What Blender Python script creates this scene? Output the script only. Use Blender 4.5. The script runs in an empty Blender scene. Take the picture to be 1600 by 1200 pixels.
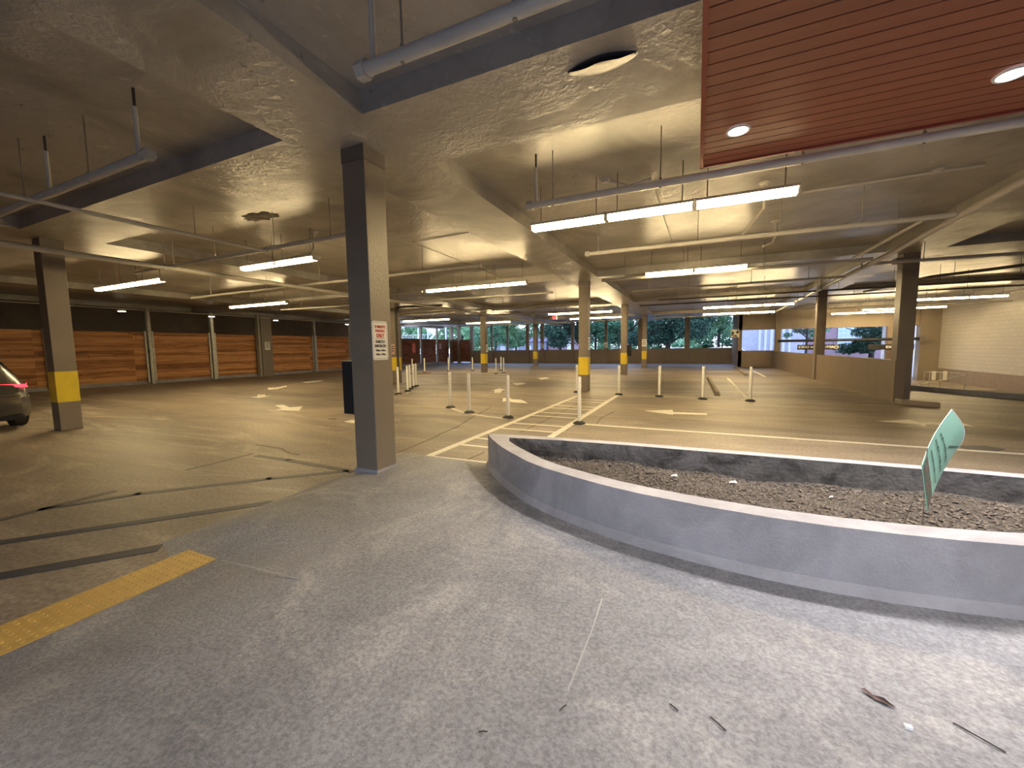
import bpy, bmesh, math, random
import numpy as np
from mathutils import Vector, Matrix
C = bpy.context.scene.collection
PI = math.pi

# ------------------------------------------------------------------ camera
F, PITCH, ROLL, YAW = 629.47, .0892, -.0139, -.4294
CAM = np.array([3.676, -3.850, 1.6])
HS = 3.943      # underside of the drop beams
SL = 4.17       # underside of the slab
def _rot():
    cy, sy = math.cos(YAW), math.sin(YAW)
    r = np.array([cy, -sy, 0]); fw = np.array([sy, cy, 0]); up = np.array([0, 0, 1.])
    cp, sp = math.cos(PITCH), math.sin(PITCH)
    f2 = fw*cp - up*sp; u2 = up*cp + fw*sp
    cr, sr = math.cos(ROLL), math.sin(ROLL)
    return r*cr + u2*sr, u2*cr - r*sr, f2
RR, UU, WW = _rot()
def _ray(px, py): return WW + RR*(px-800)/F - UU*(py-600)/F
def atz(px, py, z=0.0):
    d = _ray(px, py); p = CAM + d*(z-CAM[2])/d[2]; return (float(p[0]), float(p[1]))
def aty(px, py, y):
    d = _ray(px, py); p = CAM + d*(y-CAM[1])/d[1]; return (float(p[0]), float(p[2]))
def atx(px, py, x):
    d = _ray(px, py); p = CAM + d*(x-CAM[0])/d[0]; return (float(p[1]), float(p[2]))
cam = bpy.data.cameras.new('camera'); co = bpy.data.objects.new('camera', cam); C.objects.link(co)
cam.sensor_fit = 'HORIZONTAL'; cam.sensor_width = 36; cam.lens = 36*F/1600
cam.clip_start = .05; cam.clip_end = 400
M = Matrix(((RR[0], UU[0], -WW[0], CAM[0]), (RR[1], UU[1], -WW[1], CAM[1]), (RR[2], UU[2], -WW[2], CAM[2]), (0, 0, 0, 1)))
co.matrix_world = M
bpy.context.scene.camera = co

# ------------------------------------------------------------------ world, exposure, large lights
vs = bpy.context.scene.view_settings
vs.view_transform = 'Standard'; vs.look = 'None'; vs.exposure = 0.0; vs.gamma = 1.0; vs.use_curve_mapping = False
w = bpy.data.worlds.new('dusk_sky'); bpy.context.scene.world = w; w.use_nodes = True
nt = w.node_tree; nt.nodes.clear()
o_ = nt.nodes.new('ShaderNodeOutputWorld'); bg = nt.nodes.new('ShaderNodeBackground')
tc = nt.nodes.new('ShaderNodeTexCoord'); sp_ = nt.nodes.new('ShaderNodeSeparateXYZ'); cr_ = nt.nodes.new('ShaderNodeValToRGB')
nt.links.new(tc.outputs['Generated'], sp_.inputs[0]); nt.links.new(sp_.outputs['Z'], cr_.inputs[0])
cr_.color_ramp.elements[0].position = 0.0; cr_.color_ramp.elements[0].color = (.76, .85, 1.0, 1)
cr_.color_ramp.elements[1].position = .6; cr_.color_ramp.elements[1].color = (.36, .50, .88, 1)
nt.links.new(cr_.outputs[0], bg.inputs['Color']); bg.inputs['Strength'].default_value = 4.4
nt.links.new(bg.outputs[0], o_.inputs[0])

# ------------------------------------------------------------------ helpers
def tag(o, label=None, cat=None, group=None, kind=None):
    if label: o['label'] = label
    if cat: o['category'] = cat
    if group: o['group'] = group
    if kind: o['kind'] = kind
    return o
def thing(name, label, cat, loc=(0, 0, 0), rz=0, group=None):
    o = bpy.data.objects.new(name, None); C.objects.link(o); o.location = loc; o.rotation_euler = (0, 0, rz)
    o.empty_display_size = .1
    return tag(o, label, cat, group)
class MB:
    def __init__(s): s.v = []; s.f = []
    def add(s, vs, fs):
        n = len(s.v); s.v += [tuple(v) for v in vs]; s.f += [tuple(i+n for i in f) for f in fs]; return s
    def box(s, x0, x1, y0, y1, z0, z1):
        if x0 > x1: x0, x1 = x1, x0
        if y0 > y1: y0, y1 = y1, y0
        return s.add([(x0, y0, z0), (x1, y0, z0), (x1, y1, z0), (x0, y1, z0), (x0, y0, z1), (x1, y0, z1), (x1, y1, z1), (x0, y1, z1)],
                     [(0, 3, 2, 1), (4, 5, 6, 7), (0, 1, 5, 4), (1, 2, 6, 5), (2, 3, 7, 6), (3, 0, 4, 7)])
    def prism(s, pts, z0, z1):
        n = len(pts)
        a = sum(pts[i][0]*pts[(i+1) % n][1]-pts[(i+1) % n][0]*pts[i][1] for i in range(n))
        if a < 0: pts = pts[::-1]
        return s.add([(p[0], p[1], z0) for p in pts]+[(p[0], p[1], z1) for p in pts],
                     [tuple(range(n))[::-1], tuple(range(n, 2*n))]+[(i, (i+1) % n, n+(i+1) % n, n+i) for i in range(n)])
    def tube(s, pts, r, n=10, caps=True):
        pts = [Vector(p) for p in pts]; rs = r if isinstance(r, (list, tuple)) else [r]*len(pts)
        t0 = (pts[1]-pts[0]).normalized(); up = Vector((0, 0, 1)) if abs(t0.z) < .9 else Vector((1, 0, 0))
        a = t0.cross(up).normalized(); V = []
        for i, p in enumerate(pts):
            t = ((pts[min(i+1, len(pts)-1)]-pts[max(i-1, 0)])).normalized()
            a = (a - t*a.dot(t)).normalized(); b = t.cross(a)
            for k in range(n):
                q = 2*PI*k/n; V.append(p+(a*math.cos(q)+b*math.sin(q))*rs[i])
        Fs = [(i*n+k, i*n+(k+1) % n, (i+1)*n+(k+1) % n, (i+1)*n+k) for i in range(len(pts)-1) for k in range(n)]
        if caps: Fs += [tuple(range(n))[::-1], tuple(range((len(pts)-1)*n, len(pts)*n))]
        return s.add(V, Fs)
    def lathe(s, prof, n=16, c=(0, 0, 0)):
        V = [(c[0]+r*math.cos(2*PI*k/n), c[1]+r*math.sin(2*PI*k/n), c[2]+z) for r, z in prof for k in range(n)]
        m = len(prof)
        return s.add(V, [(i*n+k, i*n+(k+1) % n, (i+1)*n+(k+1) % n, (i+1)*n+k) for i in range(m-1) for k in range(n)]
                     + [tuple(range(n))[::-1], tuple(range((m-1)*n, m*n))])
    def ribbon(s, pts, wd, z, h=.003):
        pts = [Vector((p[0], p[1], 0)) for p in pts]
        for i in range(len(pts)-1):
            d = (pts[i+1]-pts[i]).normalized(); nrm = Vector((-d.y, d.x, 0))*wd/2
            e = d*wd*.3 if len(pts) > 2 else d*0
            q = [pts[i]-nrm-e*(i > 0), pts[i+1]-nrm+e*(i < len(pts)-2), pts[i+1]+nrm+e*(i < len(pts)-2), pts[i]+nrm-e*(i > 0)]
            s.prism([(a.x, a.y) for a in q], z, z+h)
        return s
    def build(s, name, mat, parent=None, smooth=False, bevel=0, loc=None):
        me = bpy.data.meshes.new(name); me.from_pydata(s.v, [], s.f); me.update()
        bm = bmesh.new(); bm.from_mesh(me); bmesh.ops.recalc_face_normals(bm, faces=bm.faces); bm.to_mesh(me); bm.free()
        if mat: me.materials.append(mat)
        o = bpy.data.objects.new(name, me); C.objects.link(o)
        if parent: o.parent = parent
        if loc: o.location = loc
        if smooth:
            for p in me.polygons: p.use_smooth = True
            md = o.modifiers.new('es', 'EDGE_SPLIT'); md.split_angle = math.radians(38)
        if bevel:
            b = o.modifiers.new('bv', 'BEVEL'); b.width = bevel; b.segments = 2; b.limit_method = 'ANGLE'
        return o
def struct(o): o['kind'] = 'structure'; return o
def copy_tree(o, parent=None):
    c = o.copy(); C.objects.link(c); c.parent = parent
    for ch in list(o.children): copy_tree(ch, c)
    return c
def text(name, body, size, origin, right, up, mat, parent, xs=1.0, bold=0.0):
    cu = bpy.data.curves.new(name, 'FONT'); cu.body = body; cu.size = size; cu.align_x = 'CENTER'; cu.align_y = 'CENTER'
    cu.extrude = .0008; cu.offset = bold; cu.resolution_u = 3
    t = bpy.data.objects.new(name+'_tmp', cu); C.objects.link(t)
    dg = bpy.context.evaluated_depsgraph_get(); me = bpy.data.meshes.new_from_object(t.evaluated_get(dg))
    bpy.data.objects.remove(t); bpy.data.curves.remove(cu)
    r = Vector(right).normalized(); u = Vector(up).normalized(); n = r.cross(u)
    for v in me.vertices:
        q = Vector(origin)+r*v.co.x*xs+u*v.co.y+n*v.co.z; v.co = q
    me.materials.clear(); me.materials.append(mat)
    o = bpy.data.objects.new(name, me); C.objects.link(o); o.parent = parent; return o

# ------------------------------------------------------------------ materials
def nodemat(name):
    m = bpy.data.materials.new(name); m.use_nodes = True; t = m.node_tree; b = t.nodes['Principled BSDF']; return m, t, b
def mat(name, col, rough=.6, metal=0, var=.12, vscale=3, bump=0, bscale=40, spec=.5, stretch=(1, 1, 1), detail=6, rvar=0, blotch=None, bl_scale=.6, bl_lo=.45, bl_hi=.62):
    m, t, b = nodemat(name); N, L = t.nodes, t.links
    geo = N.new('ShaderNodeNewGeometry'); mp = N.new('ShaderNodeMapping'); mp.inputs['Scale'].default_value = stretch
    L.new(geo.outputs['Position'], mp.inputs['Vector'])
    n1 = N.new('ShaderNodeTexNoise'); n1.inputs['Scale'].default_value = vscale; n1.inputs['Detail'].default_value = detail; n1.inputs['Roughness'].default_value = .62
    L.new(mp.outputs[0], n1.inputs['Vector'])
    r = N.new('ShaderNodeValToRGB'); r.color_ramp.elements[0].position = .3; r.color_ramp.elements[1].position = .7
    r.color_ramp.elements[0].color = tuple(c*(1-var) for c in col)+(1,); r.color_ramp.elements[1].color = tuple(min(1, c*(1+var)) for c in col)+(1,)
    L.new(n1.outputs['Fac'], r.inputs[0]); out = r.outputs[0]
    if blotch:
        n3 = N.new('ShaderNodeTexNoise'); n3.inputs['Scale'].default_value = bl_scale; n3.inputs['Detail'].default_value = 8; n3.inputs['Roughness'].default_value = .65; n3.inputs['Distortion'].default_value = .6
        L.new(mp.outputs[0], n3.inputs['Vector'])
        r3 = N.new('ShaderNodeValToRGB'); r3.color_ramp.elements[0].position = bl_lo; r3.color_ramp.elements[1].position = bl_hi
        L.new(n3.outputs['Fac'], r3.inputs[0])
        mx = N.new('ShaderNodeMix'); mx.data_type = 'RGBA'; mx.blend_type = 'MIX'
        L.new(r3.outputs[0], mx.inputs[0]); L.new(out, mx.inputs[6]); mx.inputs[7].default_value = tuple(blotch)+(1,); out = mx.outputs[2]
    L.new(out, b.inputs['Base Color'])
    b.inputs['Roughness'].default_value = rough; b.inputs['Metallic'].default_value = metal; b.inputs['Specular IOR Level'].default_value = spec
    if rvar:
        rr = N.new('ShaderNodeMapRange'); rr.inputs['To Min'].default_value = max(.05, rough-rvar); rr.inputs['To Max'].default_value = min(1, rough+rvar)
        rr.inputs['From Min'].default_value = .3; rr.inputs['From Max'].default_value = .7
        L.new(n1.outputs['Fac'], rr.inputs['Value']); L.new(rr.outputs[0], b.inputs['Roughness'])
    if bump:
        n2 = N.new('ShaderNodeTexNoise'); n2.inputs['Scale'].default_value = bscale; n2.inputs['Detail'].default_value = 5
        L.new(mp.outputs[0], n2.inputs['Vector']); bp = N.new('ShaderNodeBump'); bp.inputs['Strength'].default_value = bump; bp.inputs['Distance'].default_value = .02
        L.new(n2.outputs['Fac'], bp.inputs['Height']); L.new(bp.outputs[0], b.inputs['Normal'])
    return m
def emit(name, col, s):
    m, t, b = nodemat(name); b.inputs['Base Color'].default_value = tuple(col)+(1,); b.inputs['Emission Color'].default_value = tuple(col)+(1,); b.inputs['Emission Strength'].default_value = s; return m
def plain(name, col, rough=.5, metal=0): return mat(name, col, rough, metal, var=.04)

WARM = (1.0, .76, .39)
# ceiling: painted concrete, damp patches with peeling, glossy paint
def ceiling_mat():
    m, t, b = nodemat('painted_ceiling'); N, L = t.nodes, t.links
    geo = N.new('ShaderNodeNewGeometry')
    n1 = N.new('ShaderNodeTexNoise'); n1.inputs['Scale'].default_value = .55; n1.inputs['Detail'].default_value = 9; n1.inputs['Roughness'].default_value = .6; n1.inputs['Distortion'].default_value = .8
    L.new(geo.outputs['Position'], n1.inputs['Vector'])
    rc = N.new('ShaderNodeValToRGB'); e = rc.color_ramp.elements
    e[0].position = .36; e[0].color = (.21, .193, .168, 1); e[1].position = .58; e[1].color = (.38, .355, .315, 1); k_ = e.new(.47); k_.color = (.30, .28, .248, 1)
    L.new(n1.outputs['Fac'], rc.inputs[0])
    mask = N.new('ShaderNodeValToRGB'); mask.color_ramp.elements[0].position = .46; mask.color_ramp.elements[1].position = .58
    L.new(n1.outputs['Fac'], mask.inputs[0])
    n2 = N.new('ShaderNodeTexNoise'); n2.inputs['Scale'].default_value = 9; n2.inputs['Detail'].default_value = 8; n2.inputs['Distortion'].default_value = 1.2
    L.new(geo.outputs['Position'], n2.inputs['Vector'])
    n3 = N.new('ShaderNodeTexNoise'); n3.inputs['Scale'].default_value = 1.1; n3.inputs['Detail'].default_value = 3
    L.new(geo.outputs['Position'], n3.inputs['Vector'])
    n4 = N.new('ShaderNodeTexNoise'); n4.inputs['Scale'].default_value = 5; n4.inputs['Detail'].default_value = 12; n4.inputs['Roughness'].default_value = .72; n4.inputs['Distortion'].default_value = .5
    L.new(geo.outputs['Position'], n4.inputs['Vector']); out = rc.outputs[0]
    for lo, hi, col in ((.60, .66, (.13, .115, .095, 1)), (.41, .34, (.55, .52, .47, 1))):
        mr = N.new('ShaderNodeMapRange'); mr.inputs['From Min'].default_value = lo; mr.inputs['From Max'].default_value = hi; L.new(n4.outputs['Fac'], mr.inputs['Value'])
        mm = N.new('ShaderNodeMath'); mm.operation = 'MULTIPLY'; L.new(mr.outputs[0], mm.inputs[0]); L.new(mask.outputs[0], mm.inputs[1])
        mx = N.new('ShaderNodeMix'); mx.data_type = 'RGBA'; L.new(mm.outputs[0], mx.inputs[0]); L.new(out, mx.inputs[6]); mx.inputs[7].default_value = col; out = mx.outputs[2]
    L.new(out, b.inputs['Base Color'])
    mu = N.new('ShaderNodeMath'); mu.operation = 'MULTIPLY'; L.new(n2.outputs['Fac'], mu.inputs[0]); L.new(mask.outputs[0], mu.inputs[1])
    m2 = N.new('ShaderNodeMath'); m2.operation = 'MULTIPLY_ADD'; L.new(n3.outputs['Fac'], m2.inputs[0]); m2.inputs[1].default_value = 1.6; L.new(mu.outputs[0], m2.inputs[2])
    bp = N.new('ShaderNodeBump'); bp.inputs['Strength'].default_value = .55; bp.inputs['Distance'].default_value = .022
    L.new(m2.outputs[0], bp.inputs['Height']); L.new(bp.outputs[0], b.inputs['Normal'])
    rr = N.new('ShaderNodeMapRange'); rr.inputs['To Min'].default_value = .24; rr.inputs['To Max'].default_value = .46; b.inputs['Specular IOR Level'].default_value = .7
    L.new(n3.outputs['Fac'], rr.inputs['Value']); L.new(rr.outputs[0], b.inputs['Roughness'])
    return m
M_CEIL = ceiling_mat()
def ground(name, base, dark, light, s1, s2, stretch, speck, rough, bump, bsc):
    m, t, b = nodemat(name); N, L = t.nodes, t.links
    geo = N.new('ShaderNodeNewGeometry')
    def noise(sc, det, st=(1, 1, 1), dist=0.0, rough_=.6):
        mp = N.new('ShaderNodeMapping'); mp.inputs['Scale'].default_value = st; L.new(geo.outputs['Position'], mp.inputs['Vector'])
        n = N.new('ShaderNodeTexNoise'); n.inputs['Scale'].default_value = sc; n.inputs['Detail'].default_value = det; n.inputs['Distortion'].default_value = dist; n.inputs['Roughness'].default_value = rough_
        L.new(mp.outputs[0], n.inputs['Vector']); return n.outputs['Fac']
    def ramp(src, lo, hi):
        r = N.new('ShaderNodeMapRange'); r.inputs['From Min'].default_value = lo; r.inputs['From Max'].default_value = hi; L.new(src, r.inputs['Value']); return r.outputs[0]
    def mix(f, a, b_):
        x = N.new('ShaderNodeMix'); x.data_type = 'RGBA'; L.new(f, x.inputs[0])
        for k, v in ((6, a), (7, b_)):
            if isinstance(v, tuple): x.inputs[k].default_value = v+(1,)
            else: L.new(v, x.inputs[k])
        return x.outputs[2]
    c1 = mix(ramp(noise(s1, 10, stretch, .8, .65), .40, .66), base, dark)
    c2 = mix(ramp(noise(s2, 10, stretch, 1.2, .7), .52, .74), c1, light)
    sp = ramp(noise(speck, 3, (1, 1, 1)), .35, .65)
    hs = N.new('ShaderNodeMix'); hs.data_type = 'RGBA'; hs.blend_type = 'MULTIPLY'; hs.inputs[0].default_value = 1; L.new(c2, hs.inputs[6])
    g = N.new('ShaderNodeValToRGB'); g.color_ramp.elements[0].color = (.72, .72, .72, 1); g.color_ramp.elements[1].color = (1.22, 1.22, 1.22, 1); L.new(sp, g.inputs[0]); L.new(g.outputs[0], hs.inputs[7])
    L.new(hs.outputs[2], b.inputs['Base Color']); b.inputs['Roughness'].default_value = rough
    bp = N.new('ShaderNodeBump'); bp.inputs['Strength'].default_value = bump; bp.inputs['Distance'].default_value = .012
    L.new(noise(bsc, 5), bp.inputs['Height']); L.new(bp.outputs[0], b.inputs['Normal'])
    return m
M_FLOOR = ground('worn_concrete_floor', (.30, .246, .193), (.12, .10, .082), (.48, .405, .325), .45, 1.0, (.30, 1.2, 1), 26, .5, .3, 30)
M_WALK = ground('pale_broomed_concrete', (.292, .29, .298), (.20, .20, .212), (.43, .415, .40), .8, 1.1, (1, 1, 1), 55, .6, .8, 60)
M_PLANT = mat('planter_concrete', (.36, .35, .36), .7, var=.12, vscale=4, bump=.3, bscale=60, blotch=(.28, .27, .28), bl_scale=1.6)
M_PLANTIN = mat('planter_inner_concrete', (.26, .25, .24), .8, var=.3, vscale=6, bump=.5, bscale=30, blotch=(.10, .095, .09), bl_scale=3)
M_COL = mat('taupe_column_paint', (.215, .175, .13), .42, var=.07, vscale=2, bump=.25, bscale=35)
M_COLD = mat('dark_taupe_paint', (.15, .125, .10), .5, var=.07, vscale=2, bump=.1)
M_YEL = mat('yellow_paint', (.75, .55, .03), .45, var=.08, vscale=4, bump=.1)
M_PARA = mat('brown_parapet_paint', (.22, .165, .12), .55, var=.08, vscale=1.5, bump=.1)
M_HEAD = mat('tan_header_paint', (.25, .20, .15), .6, var=.1, vscale=1.2)
M_PIPE = mat('cream_pipe_paint', (.50, .47, .40), .4, var=.08, vscale=6)
M_PIPED = mat('dark_pipe_paint', (.06, .05, .04), .4)
M_ROD = mat('hanger_steel', (.28, .26, .22), .4, metal=.5)
M_LINE = mat('white_road_paint', (.75, .72, .64), .6, var=.14, vscale=14, detail=9)
M_FAINT = mat('worn_white_paint', (.46, .42, .35), .6, var=.35, vscale=9, detail=9)
M_BLK = mat('blackout_paint', (.035, .036, .052), .55, var=.2, vscale=5)
M_BLKW = mat('worn_blackout_paint', (.10, .09, .088), .55, var=.25, vscale=5)
M_CRACK = mat('crack_filler', (.08, .065, .05), .8)
M_WHITE = plain('white_plastic', (.80, .78, .72), .4)
M_CLEARW = plain('reflective_band', (.92, .92, .88), .25)
M_RUB = plain('black_rubber', (.02, .02, .02), .6)
M_BLACK = plain('black_enamel', (.012, .012, .013), .6)
M_SIGNW = plain('sign_white', (.82, .80, .74), .35)
M_RED = plain('sign_red', (.65, .04, .02), .4)
M_INK = plain('sign_black', (.02, .02, .02), .5)
M_PINK = plain('pink_sign', (.62, .40, .32), .5)
M_ORSIGN = plain('orange_red_sign', (.75, .12, .05), .5)
M_GALV = mat('galvanised_steel', (.48, .47, .41), .42, metal=.45, var=.22, vscale=9)
M_CMU = None
M_SOIL = mat('dry_mulch', (.085, .07, .055), .9, var=.5, vscale=40, bump=1, bscale=60)
M_TREEBARK = mat('dark_bark', (.05, .04, .035), .9)
def leaf(name, c): return mat(name, c, .6, var=.4, vscale=1.2, spec=.3)
M_LEAFD = leaf('dark_leaf', (.035, .085, .055)); M_LEAFM = leaf('mid_leaf', (.08, .19, .10)); M_LEAFL = leaf('light_leaf', (.24, .44, .24))
M_STREET = mat('street_asphalt', (.22, .22, .23), .8)
M_GRASS = mat('lawn', (.06, .11, .05), .9)
def wood_mat():
    m, t, b = nodemat('knotty_fence_boards'); N, L = t.nodes, t.links
    geo = N.new('ShaderNodeNewGeometry'); sx = N.new('ShaderNodeSeparateXYZ'); L.new(geo.outputs['Position'], sx.inputs[0])
    # board index from height
    dv = N.new('ShaderNodeMath'); dv.operation = 'DIVIDE'; L.new(sx.outputs['Z'], dv.inputs[0]); dv.inputs[1].default_value = .146
    fl = N.new('ShaderNodeMath'); fl.operation = 'FLOOR'; L.new(dv.outputs[0], fl.inputs[0])
    dy = N.new('ShaderNodeMath'); dy.operation = 'DIVIDE'; L.new(sx.outputs['Y'], dy.inputs[0]); dy.inputs[1].default_value = 3.4
    fy = N.new('ShaderNodeMath'); fy.operation = 'FLOOR'; L.new(dy.outputs[0], fy.inputs[0])
    cb = N.new('ShaderNodeCombineXYZ'); L.new(fl.outputs[0], cb.inputs[0]); L.new(fy.outputs[0], cb.inputs[1])
    wn = N.new('ShaderNodeTexWhiteNoise'); wn.noise_dimensions = '3D'; L.new(cb.outputs[0], wn.inputs['Vector'])
    mp = N.new('ShaderNodeMapping'); mp.inputs['Scale'].default_value = (1, .35, 6); L.new(geo.outputs['Position'], mp.inputs['Vector'])
    n = N.new('ShaderNodeTexNoise'); n.inputs['Scale'].default_value = 3; n.inputs['Detail'].default_value = 6; n.inputs['Distortion'].default_value = .7; L.new(mp.outputs[0], n.inputs['Vector'])
    ad = N.new('ShaderNodeMath'); ad.operation = 'MULTIPLY_ADD'; L.new(wn.outputs['Value'], ad.inputs[0]); ad.inputs[1].default_value = .55; L.new(n.outputs['Fac'], ad.inputs[2])
    r = N.new('ShaderNodeValToRGB'); e = r.color_ramp.elements; e[0].position = .38; e[0].color = (.17, .055, .015, 1); e[1].position = .98; e[1].color = (.68, .33, .12, 1)
    k = e.new(.65); k.color = (.38, .145, .04, 1)
    L.new(ad.outputs[0], r.inputs[0])
    vo = N.new('ShaderNodeTexVoronoi'); vo.inputs['Scale'].default_value = 2.6
    mp2 = N.new('ShaderNodeMapping'); mp2.inputs['Scale'].default_value = (1, .8, 1.7); L.new(geo.outputs['Position'], mp2.inputs['Vector']); L.new(mp2.outputs[0], vo.inputs['Vector'])
    kr = N.new('ShaderNodeValToRGB'); kr.color_ramp.elements[0].position = .06; kr.color_ramp.elements[0].color = (.2, .2, .2, 1); kr.color_ramp.elements[1].position = .13; kr.color_ramp.elements[1].color = (1, 1, 1, 1)
    L.new(vo.outputs['Distance'], kr.inputs[0])
    mx = N.new('ShaderNodeMix'); mx.data_type = 'RGBA'; mx.blend_type = 'MULTIPLY'; mx.inputs[0].default_value = 1; L.new(r.outputs[0], mx.inputs[6]); L.new(kr.outputs[0], mx.inputs[7])
    L.new(mx.outputs[2], b.inputs['Base Color']); b.inputs['Roughness'].default_value = .55
    return m
M_WOOD = wood_mat()
M_WOODD = mat('weathered_dark_boards', (.20, .085, .05), .9, spec=.15, var=.6, vscale=2.5, stretch=(1, .5, 5))
M_CANOPY = mat('red_brown_soffit_boards', (.27, .088, .048), .42, var=.16, vscale=1.5, stretch=(.4, 5, 1), bump=.05)
M_CANTRIM = mat('red_brown_trim', (.26, .05, .03), .4)
M_GAP = plain('dark_groove', (.05, .015, .01), .8)
def brick_mat(name, c1, c2, mortar, scale, bw=.4, rh=.2, ms=.012, axis='XZ', bump=.3, rough=.75):
    m, t, b = nodemat(name); N, L = t.nodes, t.links
    geo = N.new('ShaderNodeNewGeometry'); sx = N.new('ShaderNodeSeparateXYZ'); L.new(geo.outputs['Position'], sx.inputs[0])
    cb = N.new('ShaderNodeCombineXYZ'); L.new(sx.outputs[axis[0]], cb.inputs[0]); L.new(sx.outputs[axis[1]], cb.inputs[1])
    br = N.new('ShaderNodeTexBrick'); br.inputs['Scale'].default_value = scale; br.inputs['Brick Width'].default_value = bw; br.inputs['Row Height'].default_value = rh
    br.inputs['Mortar Size'].default_value = ms; br.inputs['Color1'].default_value = c1+(1,); br.inputs['Color2'].default_value = c2+(1,); br.inputs['Mortar'].default_value = mortar+(1,)
    L.new(cb.outputs[0], br.inputs['Vector']); L.new(br.outputs['Color'], b.inputs['Base Color'])
    bp = N.new('ShaderNodeBump'); bp.inputs['Strength'].default_value = bump; bp.inputs['Distance'].default_value = .01; bp.invert = True
    L.new(br.outputs['Fac'], bp.inputs['Height']); L.new(bp.outputs[0], b.inputs['Normal']); b.inputs['Roughness'].default_value = rough
    return m
M_CMU = brick_mat('white_painted_block', (.43, .40, .36), (.40, .375, .335), (.33, .305, .275), 1, .4, .2, .012, 'YZ', rough=.45)
M_BRICK = brick_mat('red_brick', (.33, .20, .22), (.28, .17, .20), (.33, .29, .32), 1, .24, .08, .01, 'XZ')
M_PALE = mat('pale_render', (.52, .52, .60), .7)
M_GLASS = plain('window_glass', (.35, .50, .60), .08)
M_DIFF = emit('lit_diffuser', WARM, 92.0)
M_HOUS = plain('fixture_housing', (.62, .58, .48), .4)
M_WALLLIT = emit('lit_wall_lamp', (1, .85, .6), 25.0)
M_DOWN = emit('lit_downlight', (1.0, .97, .97), 40.0)
M_EXIT = emit('lit_exit_face', (1.0, .10, .10), 2.0)

# ------------------------------------------------------------------ floor, sidewalk, ceiling
LX, FY = -22.2, 35.5
f = MB(); f.prism([(-24.4, -9), (22, -9), (22, 6.6), (16, 8), (13, 10.5), (11.4, 12.7), (10.35, 14.5), (8.9, 16.5), (8.9, 30.2), (8.9, FY+.3), (-24.4, FY+.3)], -.15, 0)
struct(f.build('floor', M_FLOOR))
f = MB(); f.box(8.95, 18.2, 6, 34, -1.0, -.78); struct(f.build('floor_ramp', M_FLOOR))
def sstep(a, b, x):
    t = min(1, max(0, (x-a)/(b-a))); return t*t*(3-2*t)
def walk_z(x, y):
    k = sstep(-2.12, -1.5, y)
    e0 = -.40*sstep(-2.25, -2.1, y)
    e = k*sstep(e0, e0+.45, x) + (1-k)*sstep(.40, 1.3, x)
    return .004 + .096*e*sstep(.98, .70, y)
V = []; NXg, NYg = 96, 100; xs = [-.40+ i*(12.4/NXg)**1 for i in range(NXg+1)]; xs = [-.40+12.4*(i/NXg)**1.8 for i in range(NXg+1)]
ys = [-9+ i*9.98/NYg for i in range(NYg+1)]
for y in ys:
    for x in xs:
        e0 = -.40*sstep(-2.25, -2.1, y)+.0
        x = e0+(x+.40)*(12.0-e0)/12.4; V.append((x, y, walk_z(x, y)))
Fs = [(j*(NXg+1)+i, j*(NXg+1)+i+1, (j+1)*(NXg+1)+i+1, (j+1)*(NXg+1)+i) for j in range(NYg) for i in range(NXg)]
sw = MB().add(V, Fs); struct(sw.build('sidewalk', M_WALK, smooth=False))
for p in bpy.data.objects['sidewalk'].data.polygons: p.use_smooth = True
SW = .1
# ceiling with drop beams
bx = [(-24.4, -23.0), (-17.9, -16.7), (-9.3, -7.9), (-.58, .58), (8.08, 9.25), (16.9, 18.2)]
by = [(-9.0, -8.2), (-.6, .6), (9.95, 11.1), (18.8, 20.0), (28.6, 29.8), (FY-.1, FY+.3)]
c = MB()
for i, (a0, a1) in enumerate(bx): c.box(a0, a1, -9, FY+.3, HS, SL+.3)
for j, (b0, b1) in enumerate(by):
    for i in range(len(bx)-1): c.box(bx[i][1], bx[i+1][0], b0, b1, HS if j < len(by)-1 else SL-.1, SL+.3)
for j in range(len(by)-1):
    for i in range(len(bx)-1): c.box(bx[i][1], bx[i+1][0], by[j][1], by[j+1][0], SL, SL+.3)
struct(c.build('ceiling', M_CEIL))

# unseen wall added behind the viewpoint, its opening sized to limit the daylight
wb = MB().box(-24.4, -1.5, -9.2, -9, 0, SL).box(9.0, 18, -9.2, -9, 0, SL).box(-1.5, 9.0, -9.2, -9, 2.7, SL); struct(wb.build('light_screen_back', M_HEAD))

# hanging flap of peeled ceiling paint and a dark patch painted as the shade inside it
p0 = thing('peeling_paint_flap', 'torn flap of ceiling paint sagging open below the beam left of the wooden canopy', 'peeling paint', (2.9, -.30, HS))
V = []; n = 16
for j in range(9):
    v = j/8
    for i in range(n+1):
        u = i/n; sag = math.sin(PI*u)**.8
        x = -.29+.58*u; y = -.085*sag + v*(.19*sag+.03); z = -.004-.075*sag*(1-v)**.7*(.85+.15*math.sin(9*u))
        V.append((x, y, z+random.Random(i*31+j).uniform(-.002, .002)))
MB().add(V, [(j*(n+1)+i, j*(n+1)+i+1, (j+1)*(n+1)+i+1, (j+1)*(n+1)+i) for j in range(8) for i in range(n)]).build('flap', M_CEIL, p0, smooth=True)
hp = [(-.28+.56*i/12, -.08*math.sin(PI*i/12)-.01) for i in range(13)]+[(.28-.56*i/12, .05*math.sin(PI*i/12)+.01) for i in range(13)]
tag(MB().prism(hp, -.012, -.002).build('shade_patch', plain('painted_flap_shade', (.03, .03, .04), .9), p0), 'dark patch painted as the shade inside the flap')
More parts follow.
